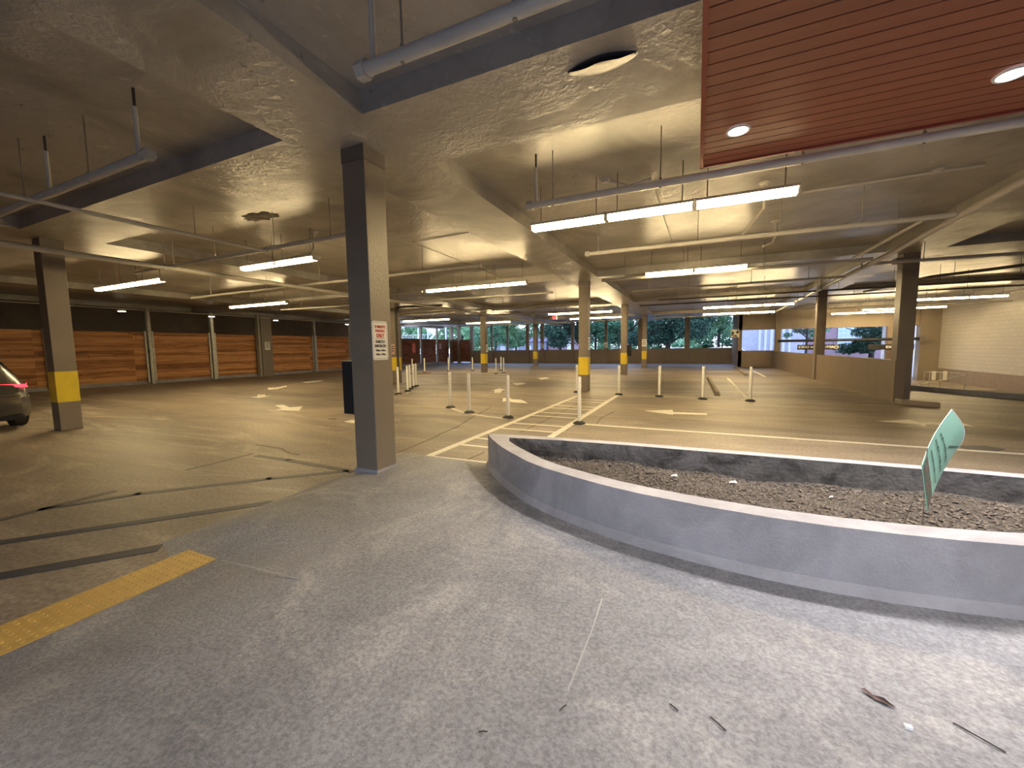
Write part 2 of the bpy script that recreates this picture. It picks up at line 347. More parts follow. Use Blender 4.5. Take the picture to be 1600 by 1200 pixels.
def patch(name, label, cat, cx, cy, z, rx, ry, m, seed, th=.014):
    R_ = random.Random(seed); pts = []
    for i in range(26):
        a = 2*PI*i/26; k = R_.uniform(.65, 1.1); pts.append((cx+rx*k*math.cos(a), cy+ry*k*math.sin(a)))
    return tag(MB().prism(pts, z-th, z+.002).build(name, m), label, cat)
M_SPALL = mat('spalled_concrete', (.09, .07, .05), .9, var=.7, vscale=9, bump=1, bscale=18)
a_ = atz(408, 338, SL); patch('spalled_patch', 'dark rough spalled patch on the ceiling left of the signed column', 'damaged patch', a_[0], a_[1], SL, .50, .22, M_SPALL, 3, .004)

# ceiling joint lines / conduits clinging to the ceiling
def seam(name, label, cat, pts, z, r, m):
    return tag(MB().tube([(p[0], p[1], z) for p in pts], r, 6).build(name, m), label, cat)

# ------------------------------------------------------------------ columns
def column(px, py, y, label, band=True, w=.34, xx=None, z0=0, corbel=False):
    x = aty(px, py, y)[0] if xx is None else xx
    t = thing('concrete_column', label, 'column', (x, y, z0))
    h = w/2
    MB().box(-h, h, -h, h, 0, HS-z0-.16).build('shaft', M_COL, t, bevel=.008)
    MB().box(-h-.004, h+.004, -h-.004, h+.004, HS-z0-.16, HS-z0).build('cap', M_COLD, t)
    if band:
        MB().box(-h-.003, h+.003, -h-.003, h+.003, .60, 1.24).build('yellow_band', M_YEL, t)
        tag(t.children[-1], 'yellow painted band')
    return t
c00 = column(0, 0, 0, 'large taupe column in the foreground carrying the 15 minute parking sign', band=False, xx=0, z0=.1)
MB().box(-.19, .19, -.19, .19, -.1, .035).build('plinth', M_PLANT, c00, bevel=.01); tag(c00.children[-1], 'pale concrete collar')
column(108, 672, -.05, 'taupe column with a yellow band beside the grey car at far left')
cm11 = column(619, 560, 11.6, 'taupe yellow-banded column with a dark drain pipe just right of the signed column')
column(913, 610, 10.6, 'nearest yellow-banded column at the far end of the hatched crosswalk')
c02 = column(975, 584, 19.6, 'yellow-banded column with a black box on its side, right of the crosswalk column')
c03 = column(1006.5, 572, 29.0, 'distant yellow-banded column in front of the big dark tree')
column(757, 581, 20.0, 'yellow-banded column in front of the weathered fence corner')
column(837, 570, 30.0, 'farthest and smallest yellow-banded column, left of centre')
c11 = column(1404, 627, 10.5, 'plain taupe column at the near end of the right parapet', band=False)
MB().box(-.30, -.17, -.12, .12, HS-.24, HS-.10).build('bracket', M_COLD, c11)
column(1277, 594, 18.3, 'plain dark column halfway along the right parapet', band=False)
c13 = column(1213, 574, 29.83, 'plain taupe column between two openings at the far right corner', band=False)
cf = thing('wall_column', 'wide taupe column set into the orange wooden fence, with a white sign', 'column', (LX+.25, 13.5, 0))
MB().box(-.2, .2, -.36, .36, 0, HS).build('shaft', M_COL, cf, bevel=.01)
MB().box(-.22, .1, -.46, -.36, 0, HS).build('side_strip', M_GALV, cf)

# ------------------------------------------------------------------ foreground column sign
sg = thing('parking_sign', 'white sign reading 15 minute parking only on the foreground column', 'sign', (.178, 0, 0))
y0, z1 = atx(580.5, 504, .178); y1, z0_ = atx(607, 559, .178)
cy_, w_ = (y0+y1)/2+.002, .262; cz_, h_ = (z1+z0_)/2, .47
def rounded(wd, ht, r, n=5):
    P = []
    for (sx, sz, a0) in ((1, 1, 0), (-1, 1, 90), (-1, -1, 180), (1, -1, 270)):
        for k in range(n+1):
            a = math.radians(a0+90*k/n); P.append((sx*(wd/2-r)+r*math.cos(a), sz*(ht/2-r)+r*math.sin(a)))
    return P
def plate(name, pts, x0, x1, cy, cz, m, parent):
    n = len(pts); V = [(x0, cy+p[0], cz+p[1]) for p in pts]+[(x1, cy+p[0], cz+p[1]) for p in pts]
    return MB().add(V, [tuple(range(n)), tuple(range(n, 2*n))]+[(i, (i+1) % n, n+(i+1) % n, n+i) for i in range(n)]).build(name, m, parent)
plate('plate', rounded(w_, h_, .03), -.006, 0, cy_, cz_, M_SIGNW, sg)
b_ = MB()
for (ww, hh) in ((w_-.03, h_-.03),):
    t_ = .003
    b_.box(.0003, .001, cy_-ww/2, cy_+ww/2, cz_+hh/2-t_, cz_+hh/2); b_.box(.0003, .001, cy_-ww/2, cy_+ww/2, cz_-hh/2, cz_-hh/2+t_)
    b_.box(.0003, .001, cy_-ww/2, cy_-ww/2+t_, cz_-hh/2, cz_+hh/2); b_.box(.0003, .001, cy_+ww/2-t_, cy_+ww/2, cz_-hh/2, cz_+hh/2)
    b_.box(.0003, .001, cy_-.09, cy_+.09, cz_+.022, cz_+.026)
b_.build('border', M_INK, sg)
def sgt(body, size, dz, m, xs=1.0, bold=.001): text('lettering', body, size, (.002, cy_, cz_+dz), (0, 1, 0), (0, 0, 1), m, sg, xs, bold)
sgt('15 MINUTE', .047, .165, M_RED, .78); sgt('PARKING', .047, .115, M_RED, .80); sgt('ONLY', .066, .058, M_RED, .74, .002)
sgt('STRICTLY', .046, -.015, M_INK, .82); sgt('ENFORCED', .046, -.065, M_INK, .80); sgt('7:00am - 9:30am', .03, -.118, M_INK, .82); sgt('4:00pm - 6:00pm', .03, -.165, M_INK, .82)

bxm = thing('wall_box', 'black box mounted on the left side of the foreground signed column', 'box', (-.17, 0, .80))
MB().box(-.20, -.005, -.14, .14, 0, .66).build('case', M_BLACK, bxm, bevel=.006); MB().box(-.205, 0, -.145, .145, .66, .672).build('lid', M_GALV, bxm)
bx2 = thing('wall_box', 'small dark box on the right side of a distant banded column', 'box', (c02.location.x+.17, 19.6, 1.05))
MB().box(.005, .22, -.1, .1, 0, .62).build('case', M_BLACK, bx2, bevel=.01)

# drain pipe on the column behind
dx, dy = cm11.location.x+.24, 11.45
dp = tag(MB().tube([(dx, dy, .02), (dx, dy, 3.38), (dx+.03, dy, 3.5), (dx+.12, dy, 3.58), (dx+.42, dy+.02, 3.6), (dx+2.2, dy+.6, 3.62)], .055, 12).build('drain_pipe', M_PIPED, smooth=True), 'dark brown drain pipe running down the banded column and elbowing along the ceiling', 'pipe')

# small notices on columns and posts
def notice(name, label, x, y, z, wd, ht, m, face='x', lines=3, ink=M_INK):
    t = thing(name, label, 'sign', (x, y, z))
    if face == 'x':
        MB().box(0, .008, -wd/2, wd/2, -ht/2, ht/2).build('plate', m, t); q = MB()
        for i in range(lines): q.box(.0085, .0095, -wd*.32, wd*.32, ht*(.28-.22*i)-.02, ht*(.28-.22*i)+.02)
    else:
        MB().box(-wd/2, wd/2, -.008, 0, -ht/2, ht/2).build('plate', m, t); q = MB()
        for i in range(lines): q.box(-wd*.32, wd*.32, -.0095, -.0085, ht*(.28-.22*i)-.02, ht*(.28-.22*i)+.02)
    q.build('print', ink, t); return t
notice('small_sign', 'pinkish notice above the yellow band of the column with the drain pipe', cm11.location.x-.01, 11.6-.175, 1.62, .22, .5, M_PINK, 'y')
notice('small_sign', 'white sign on the wide column set into the orange fence', LX+.46, 13.5, 1.95, .34, .52, M_SIGNW, 'x')
x_ = aty(913, 560, 10.6)[0]+.175
notice('small_sign', 'narrow white sign on the right face of the crosswalk column', x_, 10.6, 1.72, .27, .46, M_SIGNW, 'x')
notice('small_sign', 'white sign above the yellow band on the distant column before the big tree', c03.location.x, 29-.18, 1.85, .36, .55, M_SIGNW, 'y')
x_ = aty(757, 540, 20)[0]+.175
notice('small_sign', 'pale sign on the right face of the column before the fence corner', x_, 20.0, 1.6, .3, .5, M_SIGNW, 'x')

# ------------------------------------------------------------------ lit fluorescent fixtures
U = 1.215
def make_fix():
    t = thing('fluorescent_light', '', 'ceiling light')
    MB().box(-U/2+.01, U/2-.01, -.06, .06, .075, .115).box(-U/2+.012, U/2-.012, -.112, .112, .064, .077).build('housing', M_HOUS, t)  # wide lower plate shaped to keep lamp light off the ceiling
    V = []; prof = [(-.075, .075), (-.08, .03), (-.06, 0), (.06, 0), (.08, .03), (.075, .075)]
    for x in (-U/2+.03, U/2-.03): V += [(x, a, b) for a, b in prof]
    MB().add(V, [(i, (i+1) % 6, 6+(i+1) % 6, 6+i) for i in range(6)]+[tuple(range(6)), tuple(range(6, 12))]).build('diffuser', M_DIFF, t); tag(t.children[-1], 'glowing warm diffuser')
    for x in (-U/2+.0175, U/2-.0175): MB().box(x-.0125, x+.0125, -.085, .085, -.005, .115).build('end_cap', M_HOUS, t)
    for x in (-.45, .45): MB().tube([(x, 0, 0), (x, 0, 1)], .008, 6).build('hanger_rod', M_ROD, t, loc=(0, 0, .11))
    return t
proto = make_fix(); used = False
rows = [  # x0, y, z, count, row words
 (1.17, 2.5, 3.5, 3, 'nearest row, right of centre'),
 (2.35, 7.85, 3.5, 2, 'row just behind the nearest'),
 (-6.08, 2.35, 3.5, 2, 'row left of the signed column'),
 (-12.95, 2.27, 3.5, 3, 'far left row over the fence'),
 (-4.62, 7.5, 3.5, 3, 'row right of the signed column'),
 (-14.9, 7.3, 3.5, 3, 'row before the fence column'),
 (-14.1, 17.8, 3.42, 3, 'distant row before the outdoor staircase'),
 (-12.0, 22.4, 3.42, 3, 'distant row crossing a banded column'),
 (-4.1, 18.3, 3.45, 3, 'distant row beside the exit sign'),
 (-4.15, 22.8, 3.45, 3, 'row below the exit sign row'),
 (3.9, 17.7, 3.34, 3, 'upper distant row above the pictogram'),
 (3.95, 22.9, 3.38, 3, 'lower distant row above the pictogram'),
 (11.95, 20.6, 3.48, 3, 'upper row before the block wall'),
 (12.35, 26.2, 3.48, 3, 'lower row before the block wall'),
 (11.3, 27.9, 3.42, 3, 'row above the do-not-enter board'),
]
names = {2: ['left unit', 'right unit'], 3: ['left unit', 'middle unit', 'right unit']}
for (x0, y, z, n, words) in rows:
    for k in range(n):
        if not used: t = proto; used = True
        else: t = copy_tree(proto)
        t.location = (x0+U*(k+.5), y, z)
        top = HS if any(b0-.01 < y < b1+.01 for b0, b1 in by) or any(a0 < x0+U*(k+.5) < a1 for a0, a1 in bx) else SL
        for ch_ in t.children:
            if ch_.name.startswith('hanger_rod'): ch_.scale = (1, 1, top-z-.11+.004)
        tag(t, 'lit fluorescent light, %s of the %s' % (names[n][k], words), 'ceiling light', 'warm fluorescent lights hung under the ceiling')

# ------------------------------------------------------------------ pipes
def pipe(label, pts, r=.045, hangers=None, cap0=False, cap1=False, m=None, top=SL, thick=False):
    t = thing('sprinkler_pipe', label, 'pipe', (0, 0, 0))
    MB().tube(pts, r, 12).build('pipe_run', m or M_PIPE, t, smooth=True)
    for fl, p, q in ((cap0, pts[0], pts[1]), (cap1, pts[-1], pts[-2])):
        if fl:
            d = (Vector(p)-Vector(q)).normalized()
            MB().tube([Vector(p)-d*.05, Vector(p)+d*.03], r*1.45, 6).tube([Vector(p)+d*.03, Vector(p)+d*.045], r*.9, 6).build('end_cap', m or M_PIPE, t)
    for hx in (hangers or []):
        p = Vector(pts[0])+(Vector(pts[-1])-Vector(pts[0]))*hx
        q = MB().tube([(p.x, p.y, p.z+r*.8), (p.x, p.y, top+.001)], .007, 6)
        q.tube([(p.x, p.y, p.z-r-.004), (p.x, p.y, p.z+r+.02)], r*.35, 6)
        q.lathe([(r*1.22, -.02), (r*1.22, .02)], 12, (p.x, p.y, p.z-.0)) if False else None
        q.build('hanger', M_ROD, t)
    return t
def stub(label, x, y, z, r=.022, top=SL):
    t = thing('pipe_support', label, 'pipe support', (x, y, z))
    MB().tube([(0, 0, 0), (0, 0, (top-z)*.72)], r, 8).build('sleeve', M_PIPE, t, smooth=True)
    MB().tube([(0, 0, (top-z)*.70), (0, 0, top-z+.001)], r*.6, 8).build('threaded_rod', M_PIPED, t)
ZP = 3.52
pipe('thick pale pipe hung inside the coffer above the foreground column, cut off at the top', [(1.53, -1.57, ZP), (3.45, -1.57, ZP)], .045, [.18, .6], cap0=True)
stub('upright support holding the thick pale pipe above the foreground column', 1.63, -1.57, ZP+.04)
pipe('long pale pipe passing just under the wooden canopy edge', [(1.56, 1.42, ZP), (7.15, 1.42, ZP)], .045, [.06, .3, .55, .72, .9], cap0=True)
stub('short upright support at the left end of the long canopy-side pipe', 1.66, 1.42, ZP+.04)
pipe('pale pipe ending at upper left beside the dark coffer', [(-1.22, -1.58, ZP), (-6.0, -1.58, ZP)], .045, [.25], cap0=True)
stub('upright support on the upper left pipe end', -1.38, -1.58, ZP+.04); stub('upright support on the upper left pipe near the picture edge', -3.4, -1.58, ZP+.04)
pipe('thin pale pipe running down from the upper left edge toward the strip light', [(-3.72, -3.2, ZP-.05), (-3.72, 1.35, ZP-.05)], .028, [.33, .73])
pipe('thick pale main pipe crossing in front of the left banded column', [(-6.95, -6, 3.46), (-6.92, 30, 3.46)], .055, [.12, .2, .32, .45, .6], top=HS)
pipe('pale branch pipe passing left of the foreground column toward it', [(-8.6, 1.37, ZP), (-.9, 1.30, ZP)], .04, [.22, .42, .66, .85], cap0=False)
pipe('pale pipe behind the left strip lights running to the foreground column', [(-12.6, 4.6, ZP), (-.95, 4.55, ZP)], .035, [.1, .35, .55, .86], cap1=True)
pipe('lower pale pipe behind the left of the foreground column', [(-14.0, 9.0, ZP), (-1.0, 9.85, ZP)], .035, [.1, .3, .5, .8], cap1=True)
pipe('pale pipe in line with the bright row right of the foreground column', [(-11.2, 7.35, ZP), (-4.7, 7.35, ZP)], .035, [.2, .6])
pipe('white capped pipe under the nearest bright row', [(1.56, 4.62, ZP), (7.2, 4.7, ZP)], .042, [.04, .37, .6, .8], cap0=True)
pipe('pale pipe ending left of the second bright row', [(1.15, 8.15, ZP), (7.3, 8.2, ZP)], .04, [.1, .35, .65], cap0=True)
pipe('thin pale pipe below the second bright row', [(1.65, 10.7, 3.5), (7.5, 10.8, 3.5)], .035, [.08, .3, .6, .85], cap0=True, top=HS)
pipe('diagonal pale main pipe along the right side above the parapet', [(7.05, -2, ZP), (7.2, 3.3, ZP), (7.45, 8, ZP), (7.9, 26, ZP)], .055, [.4, .55, .7], top=HS)
pipe('short branch pipe beside the diagonal main pipe', [(6.88, 4.8, ZP), (6.86, 7.9, ZP)], .03, [.3])
pipe('pale pipe crossing in front of the plain right column', [(7.4, 8.9, ZP), (14.5, 9.3, ZP)], .038, [.15, .5, .8])
pipe('dark sagging pipe right of the plain right column', [(9.6, 16.5, 3.6), (10.2, 13.2, 3.62), (12.4, 12.6, 3.75)], .045, [.5], m=M_COLD)
pipe('dark pipe behind the right columns', [(2.2, 14.2, 3.5), (17.2, 14.2, 3.5)], .03, [.1, .25, .4, .5, .6, .7, .8, .92], m=M_COLD)
pipe('second dark pipe behind the right columns', [(1.2, 16.2, 3.5), (17.2, 16.2, 3.5)], .03, [.1, .25, .4, .5, .6, .7, .8, .92], m=M_COLD)
pipe('thin pipe above the far right rows of light', [(9.6, 23.8, 3.5), (17.4, 23.8, 3.5)], .035, [.3, .6])
pipe('thin pipe deep in the garage left of centre', [(-14, 13.6, 3.5), (-.8, 13.7, 3.5)], .035, [.1, .3, .5, .7, .9], cap1=True)
pipe('farther thin pipe deep in the garage left of centre', [(-16, 17, 3.5), (-1, 17, 3.5)], .035, [.15, .4, .6, .85])
pipe('thin pipe just before the far openings at left', [(-15, 25.8, 3.5), (-1, 25.8, 3.5)], .035, [.15, .4, .6, .85])
pipe('thin pipe just before the far openings at centre', [(1, 25.5, 3.5), (7.5, 25.5, 3.5)], .035, [.2, .6])

# curved conduits with round ceiling boxes
def jbox(label, x, y, pts, z=SL):
    t = thing('conduit_fitting', label, 'conduit', (0, 0, 0))
    MB().lathe([(.05, -.05), (.06, -.02), (.085, -.015), (.085, .002)], 14, (x, y, z)).build('ceiling_box', M_PIPE, t, smooth=True)
    MB().tube(pts, .022, 8).build('bent_conduit', M_PIPE, t, smooth=True)
a_ = atz(945, 280, SL); b2 = atz(1018, 277, SL)
jbox('round ceiling box with a thin conduit above the nearest bright row', a_[0], a_[1], [(a_[0]+.08, a_[1], SL-.05), ((a_[0]+b2[0])/2, b2[1]-.03, SL-.08), (b2[0], b2[1], SL-.02)])
a_ = atz(490, 362, SL)
jbox('bent drop fitting above the left strip light', a_[0], a_[1], [(a_[0], a_[1], SL-.03), (a_[0], a_[1]-.02, SL-.36), (a_[0]-.08, a_[1]-.03, SL-.45), (a_[0]-.9, a_[1]-.05, SL-.5)])
a_ = atz(1195, 285, SL)
jbox('short vertical fitting behind the right end of the nearest bright row', a_[0], a_[1], [(a_[0], a_[1], SL-.02), (a_[0], a_[1], SL-.4), (a_[0]-.25, a_[1]+.9, SL-.62)])
a_ = atz(1212, 345, SL)
jbox('curved fitting hanging over the white capped pipe', a_[0], a_[1], [(a_[0], a_[1], SL-.02), (a_[0], a_[1], SL-.35), (a_[0]-.05, a_[1]-.05, SL-.45), (a_[0]-.22, a_[1]-.1, SL-.52)])
a_ = atz(1465, 265, SL); b2 = atz(1255, 298, SL); c2 = atz(1570, 250, SL)
jbox('round ceiling box on a straight conduit at upper right', a_[0], a_[1], [(b2[0], b2[1], SL-.03), (a_[0], a_[1], SL-.03), (c2[0]-.2, c2[1], SL-.03)])
def cond(label, P, z=SL-.012, r=.009, m=None): seam('ceiling_conduit', label, 'conduit', [atz(a, b, z) for a, b in P], z, r, m or M_ROD)
cond('thin conduit zigzagging on the ceiling right of the foreground column', [(645, 379), (738, 362), (765, 375), (820, 368)])
cond('thin conduit slanting down from the first ceiling box toward the far lights', [(645, 379), (730, 412), (784, 434)])
cond('pair of thin conduits crossing behind the nearest bright row', [(1022, 290), (1033, 327), (1050, 380)])

# ------------------------------------------------------------------ left fence
fen = thing('wooden_fence', 'long fence of orange knotty boards with grey steel posts along the left side', 'fence', (0, 0, 0))
posts = [-3.2, .4, 3.9, 7.45, 10.45, 13.5, 17.4, 20.8, 24.0, 27.0, 30.2, 33.0, FY]
for i in range(len(posts)-1):
    q = MB(); y0, y1 = posts[i]+.14, posts[i+1]-.14; m_ = M_WOOD if posts[i] < 24 else M_WOODD
    if posts[i] == 10.45: y1 = 13.0
    if posts[i] == 13.5: y0 = 13.9
    k = 0; z = .18
    while z < 2.62:
        q.box(LX-.03, LX+.01+.006*((k*7) % 3), y0, y1, z, z+.1458); z += .146; k += 1
    q.build('board_panel', m_, fen)
for y in posts[:-1]:
    if y == 13.5: continue
    q = MB().box(LX-.02, LX+.16, y-.07, y+.07, 0, HS-.06)
    if y < 22: q.box(LX-.02, LX+.12, y-.20, y-.13, .1, 2.72).box(LX-.02, LX+.12, y+.10, y+.17, .1, 2.72)
    if y == 7.45: q.box(LX+.16, LX+.20, y-.06, y+.08, 1.6, 1.85)
    q.build('post', M_GALV if y < 24 else M_COL, fen)
cb = MB().box(LX-.16, LX-.03, -8.9, FY, 0, .19); tag(cb.build('kerb', M_PLANT), 'long grey concrete kerb under the orange fence', 'kerb')
struct(MB().box(-24.4, -24.2, -9, 23.9, 0, SL).build('wall_left', mat('dark_earth_wall', (.16, .13, .10), .9)))
# back corner panel with pillars
xc = aty(740, 560, FY)[0]
fc = thing('weathered_fence', 'dark weathered board fence in the far left corner', 'fence', (0, 0, 0))
q = MB(); z = .12; k = 0
while z < 2.6: q.box(LX+.2, xc, FY-.02+.01*(k % 2), FY+.03, z, z+.1458); z += .146; k += 1
q.build('board_panel', M_WOODD, fc)
for px in (706, 718, 738):
    x_ = aty(px, 560, FY)[0]; MB().box(x_-.16, x_+.16, FY-.16, FY+.15, 0, SL-.1).build('pillar', M_COL, fc)
notice('orange_notice', 'orange-red notice on the dark weathered fence', LX+.05, 29.0, 1.75, .55, 1.0, M_ORSIGN, 'x', 4, M_SIGNW)
notice('small_sign', 'small pale notice right of the orange notice on the weathered fence', LX+.05, 33.6, 1.9, .4, .6, M_PINK, 'x')

# conduit and small lamps along fence
tag(MB().tube([(LX+.45, -6, 3.76), (LX+.45, 30, 3.76)], .03, 8).build('conduit', M_PIPE, smooth=True), 'long thin conduit high above the orange fence', 'conduit')
q0 = None
for i, (y, wd) in enumerate(((1.75, 'far left, beyond the left banded column'), (6.3, 'left of the first tall fence post'), (10.3, 'above the second tall fence post'), (14.2, 'right of the wide fence column'), (20.2, 'beside the foreground column edge'))):
    t = thing('small_lamp', 'small lit lamp above the fence, ' + wd, 'lamp', (LX+.45, y, 3.62), 0, 'small lamps above the orange fence')
    MB().box(-.06, .06, -.14, .14, .02, .12).build('lamp_body', M_HOUS, t); MB().box(-.05, .05, -.13, .13, 0, .02).build('lens', M_WALLLIT, t)

# ------------------------------------------------------------------ far wall and right side
PT = 1.24
xe = 6.55
q = MB().box(xc, xe, FY, FY+.2, 0, PT+.12)
struct(q.build('wall_far', M_PARA))
fp = []
for px, wpx, full in ((769.5, 3, 1), (794, 3.2, 1), (825, 6, 1), (848, 6, 1), (895, 5, 1), (947, 4.5, 1), (1000, 6, 1), (1073, 7, 1), (921, 5, 0), (1035.5, 4, 0), (1107, 4, 0)):
    x_ = aty(px, 560, FY)[0]; hw = wpx*.5*FY*1.02/F*1.05
    lab = 'brown post dividing the far openings, %s' % {769.5: 'just right of the column before the fence corner', 794: 'thin one with leaning branches behind', 825: 'wide one just left of the farthest banded column', 848: 'with a white sign, right of the farthest banded column', 895: 'just left of the crosswalk column', 947: 'with a pale sign, between the two large banded columns', 1000: 'hidden partly by the column before the big tree', 1073: 'in front of the big dark tree', 921: 'short one right of the crosswalk column', 1035.5: 'short one under the big tree trunk', 1107: 'short one under the parked vehicles'}[px]
    tag(MB().box(x_-hw, x_+hw, FY-.14, FY-.002, 0, SL-.1 if full else PT+.05).build('opening_post', M_PARA), lab, 'post')
notice('small_sign', 'white sign on the far post right of the farthest banded column', aty(848, 540, FY)[0], FY-.145, 1.75, .34, .5, M_SIGNW, 'y')
notice('small_sign', 'pale sign on the far post between the two large banded columns', aty(947, 540, FY)[0], FY-.145, 1.75, .34, .5, M_SIGNW, 'y')
# header wall at y=30
HY = 30.0
struct(MB().box(6.45, 17.9, HY, HY+.3, 2.66, HS+.02).build('wall_header', M_HEAD))
struct(MB().box(6.45, 9.0, HY, HY+.3, -.8, 1.17).build('wall_back_right', M_PARA))
struct(MB().box(6.45-.02, 6.45+.22, HY, FY+.2, 0, SL).build('wall_return', M_PARA))
struct(MB().box(14.85, 15.35, HY, HY+.3, -.8, 2.66).build('trim_2', M_PARA))
struct(MB().box(16.35, 17.3, HY-.25, HY+.3, -.8, HS).build('trim_3', M_COL))
struct(MB().box(8.55, 8.78, 10.3, HY, -.8, 1.12).build('wall_parapet_right', M_PARA))
struct(MB().box(17.3, 17.6, -9, HY, .0, SL).build('wall_right', M_CMU))
struct(MB().box(17.26, 17.6, -9, HY, -.8, .0).build('wall_right_lower', mat('mauve_brown_wall', (.22, .175, .155), .6)))
# square pictogram sign
ps = thing('pictogram_sign', 'square black and white sign high on the far right corner wall', 'sign', (6.75, HY-.02, 3.0))
sx_ = aty(1148.5, 521, HY-.02); ps.location = (sx_[0], HY-.02, sx_[1])
MB().box(-.27, .27, -.01, .012, -.28, .28).build('plate', M_SIGNW, ps)
q = MB()
def fpoly(q, P, yy): # polygon facing -y
    n = len(P); q.add([(a, yy, b) for a, b in P]+[(a, yy-.003, b) for a, b in P], [tuple(range(n)), tuple(range(n, 2*n))]+[(i, (i+1) % n, n+(i+1) % n, n+i) for i in range(n)])
fpoly(q, [(-.22, -.2), (-.05, .0), (-.1, .12), (-.22, .16)], -.012); fpoly(q, [(.05, .08), (.14, .22), (.23, .2), (.22, 0), (.12, -.02)], -.012); fpoly(q, [(0, -.1), (.2, -.2), (.1, -.24), (-.06, -.2)], -.012)
q.build('black_shapes', M_INK, ps)
q = MB(); fpoly(q, [(-.14, -.13), (-.05, -.12), (-.05, -.2), (-.14, -.2)], -.014); q.build('red_shape', M_RED, ps)

# overhead bar with hanging signs
BY = 29.5
xa, za = aty(1219, 533, BY); xb, zb = aty(1440, 529, BY)
ob = thing('overhead_bar', 'long black bar across the exit opening on the right', 'bar', (0, 0, 0))
MB().tube([(xa-.15, BY, (za+zb)/2), (xb, BY, (za+zb)/2)], .09, 10).build('bar_tube', M_BLACK, ob, smooth=True)
MB().box(xb-.12, xb+.12, BY-.12, HY-.25, (za+zb)/2-.2, (za+zb)/2+.2).build('end_bracket', M_COLD, ob)
zb_ = (za+zb)/2
def hang(label, x0, x1, z0, z1, body, dots):
    t = thing('hanging_bar_sign', label, 'sign', ((x0+x1)/2, BY-.02, z0))
    hw = (x1-x0)/2; h = z1-z0
    MB().box(-hw, hw, -.03, .03, 0, h).build('board', M_BLACK, t, bevel=.01)
    for s in (-1, 1): MB().tube([(s*hw*.7, 0, h), (s*hw*.7, 0.02, zb_-z0-.05)], .012, 6).build('chain', M_BLACK, t)
    text('lettering', body, h*.62, (0, -.032, h/2), (1, 0, 0), (0, 0, 1), M_SIGNW, t, 1.15, .004)
    if dots:
        for s in (-1, 1):
            q = MB(); n = 20; r0, r1 = h*.30, h*.38; cx = s*(hw-h*.55)
            V = [(cx+r*math.cos(2*PI*k/n), -.032, h/2+r*math.sin(2*PI*k/n)) for r in (r0, r1) for k in range(n)]
            q.add(V, [(k, (k+1) % n, n+(k+1) % n, n+k) for k in range(n)]); q.box(cx-r0, cx+r0, -.034, -.032, h/2-.015, h/2+.015)
            q.build('no_entry_symbol', M_SIGNW, t)
x0, z1 = aty(1246, 538.5, BY); x1, z0_ = aty(1311.5, 544.5, BY)
hang('long black do not enter board hanging from the overhead bar', x0, x1, z0_-.06, z1-.02, 'DO NOT ENTER', True)
x0, z1 = aty(1356, 538, BY); x1, z0_ = aty(1428, 544.5, BY)
hang('black board hanging from the overhead bar behind the plain right column', x0, x1, z0_-.06, z1-.02, 'EXIT', False)

# pale outdoor door and white wall seen through the gap at right
struct(MB().box(15.7, 22, 33.2, 33.5, -.8, 5).build('wall_outside_right', mat('pale_blue_wall', (.62, .64, .72), .6)))
dd = MB().box(16.05, 17.05, 33.14, 33.2, -.78, 1.95); dr = struct(dd.build('door_1', mat('pale_door', (.55, .60, .74), .45)))
q = MB()
for a in (16.02, 17.05): q.box(a, a+.04, 33.12, 33.2, -.78, 2.0)
q.box(16.02, 17.09, 33.12, 33.2, 1.96, 2.02); q.box(16.53, 16.56, 33.12, 33.15, -.7, 1.9); q.build('door_frame', mat('grey_blue_frame', (.25, .28, .36), .5), dr)
MB().box(16.12, 16.2, 33.08, 33.14, .2, .4).build('door_handle', M_GALV, dr)

# kerb at top of ramp
kb = [(9.05, 16.2), (10.35, 14.4), (11.4, 12.6), (13.0, 10.4), (16, 7.9), (17.1, 7.55)]
q = MB()
q.ribbon(kb, .34, .0, .15); tag(q.build('ramp_kerb', M_PLANT, bevel=.01), 'curving low concrete kerb above the exit ramp at right', 'kerb')
struct(MB().prism([(8.95, 16.45), (10.4, 14.5), (11.45, 12.7), (13.05, 10.5), (16.05, 8), (17.5, 7.7), (17.5, 7.9), (16.1, 8.2), (13.2, 10.7), (11.6, 12.9), (10.5, 14.75), (9.0, 16.7)], -.8, 0).build('ramp_side', M_PARA))
# parking kerb stub near column
q = thing('concrete_wheel_stop', 'low tan concrete block jutting from the plain right column base', 'wheel stop', (0, 0, 0))
a_ = atz(1405, 632); b2 = atz(1468, 637)
MB().prism([(a_[0], a_[1]-.1), (b2[0], b2[1]-.05), (b2[0], b2[1]+.22), (a_[0], a_[1]+.3)], 0, .13).build('block', M_HEAD, q, bevel=.02)

# hand rail on ramp
RY = 22.0
hr = thing('hand_rail', 'grey metal railing on the ramp before the white block wall', 'railing', (0, 0, 0))
def P3(px, py): x, z = aty(px, py, RY); return (x, RY, z)
a1, a2, a3, a4 = P3(1445, 581), P3(1480, 582), P3(1514, 585), P3(1438, 601)
MB().tube([a1, a2, a3], .025, 8).build('top_rail', M_GALV, hr, smooth=True)
MB().tube([a4, P3(1480, 592), a3], .03, 8).build('slanting_rail', M_GALV, hr, smooth=True)
for px, py in ((1445, 581), (1453, 581), (1470, 582), (1487, 583), (1508, 585)):
    a_ = P3(px, py); MB().tube([a_, (a_[0], RY, -.78)], .025, 8).build('post', M_GALV, hr, smooth=True)
for px, wd in ((1459, 'left'), (1476.5, 'right')):
    x_, z_ = aty(px, 586.5, RY-.05)
    tag(MB().box(x_-.07, x_+.07, RY-.06, RY-.035, z_-.23, z_+.2).build('white_tag', M_SIGNW), 'white rounded tag hung on the ramp railing, %s of the two' % wd, 'tag')

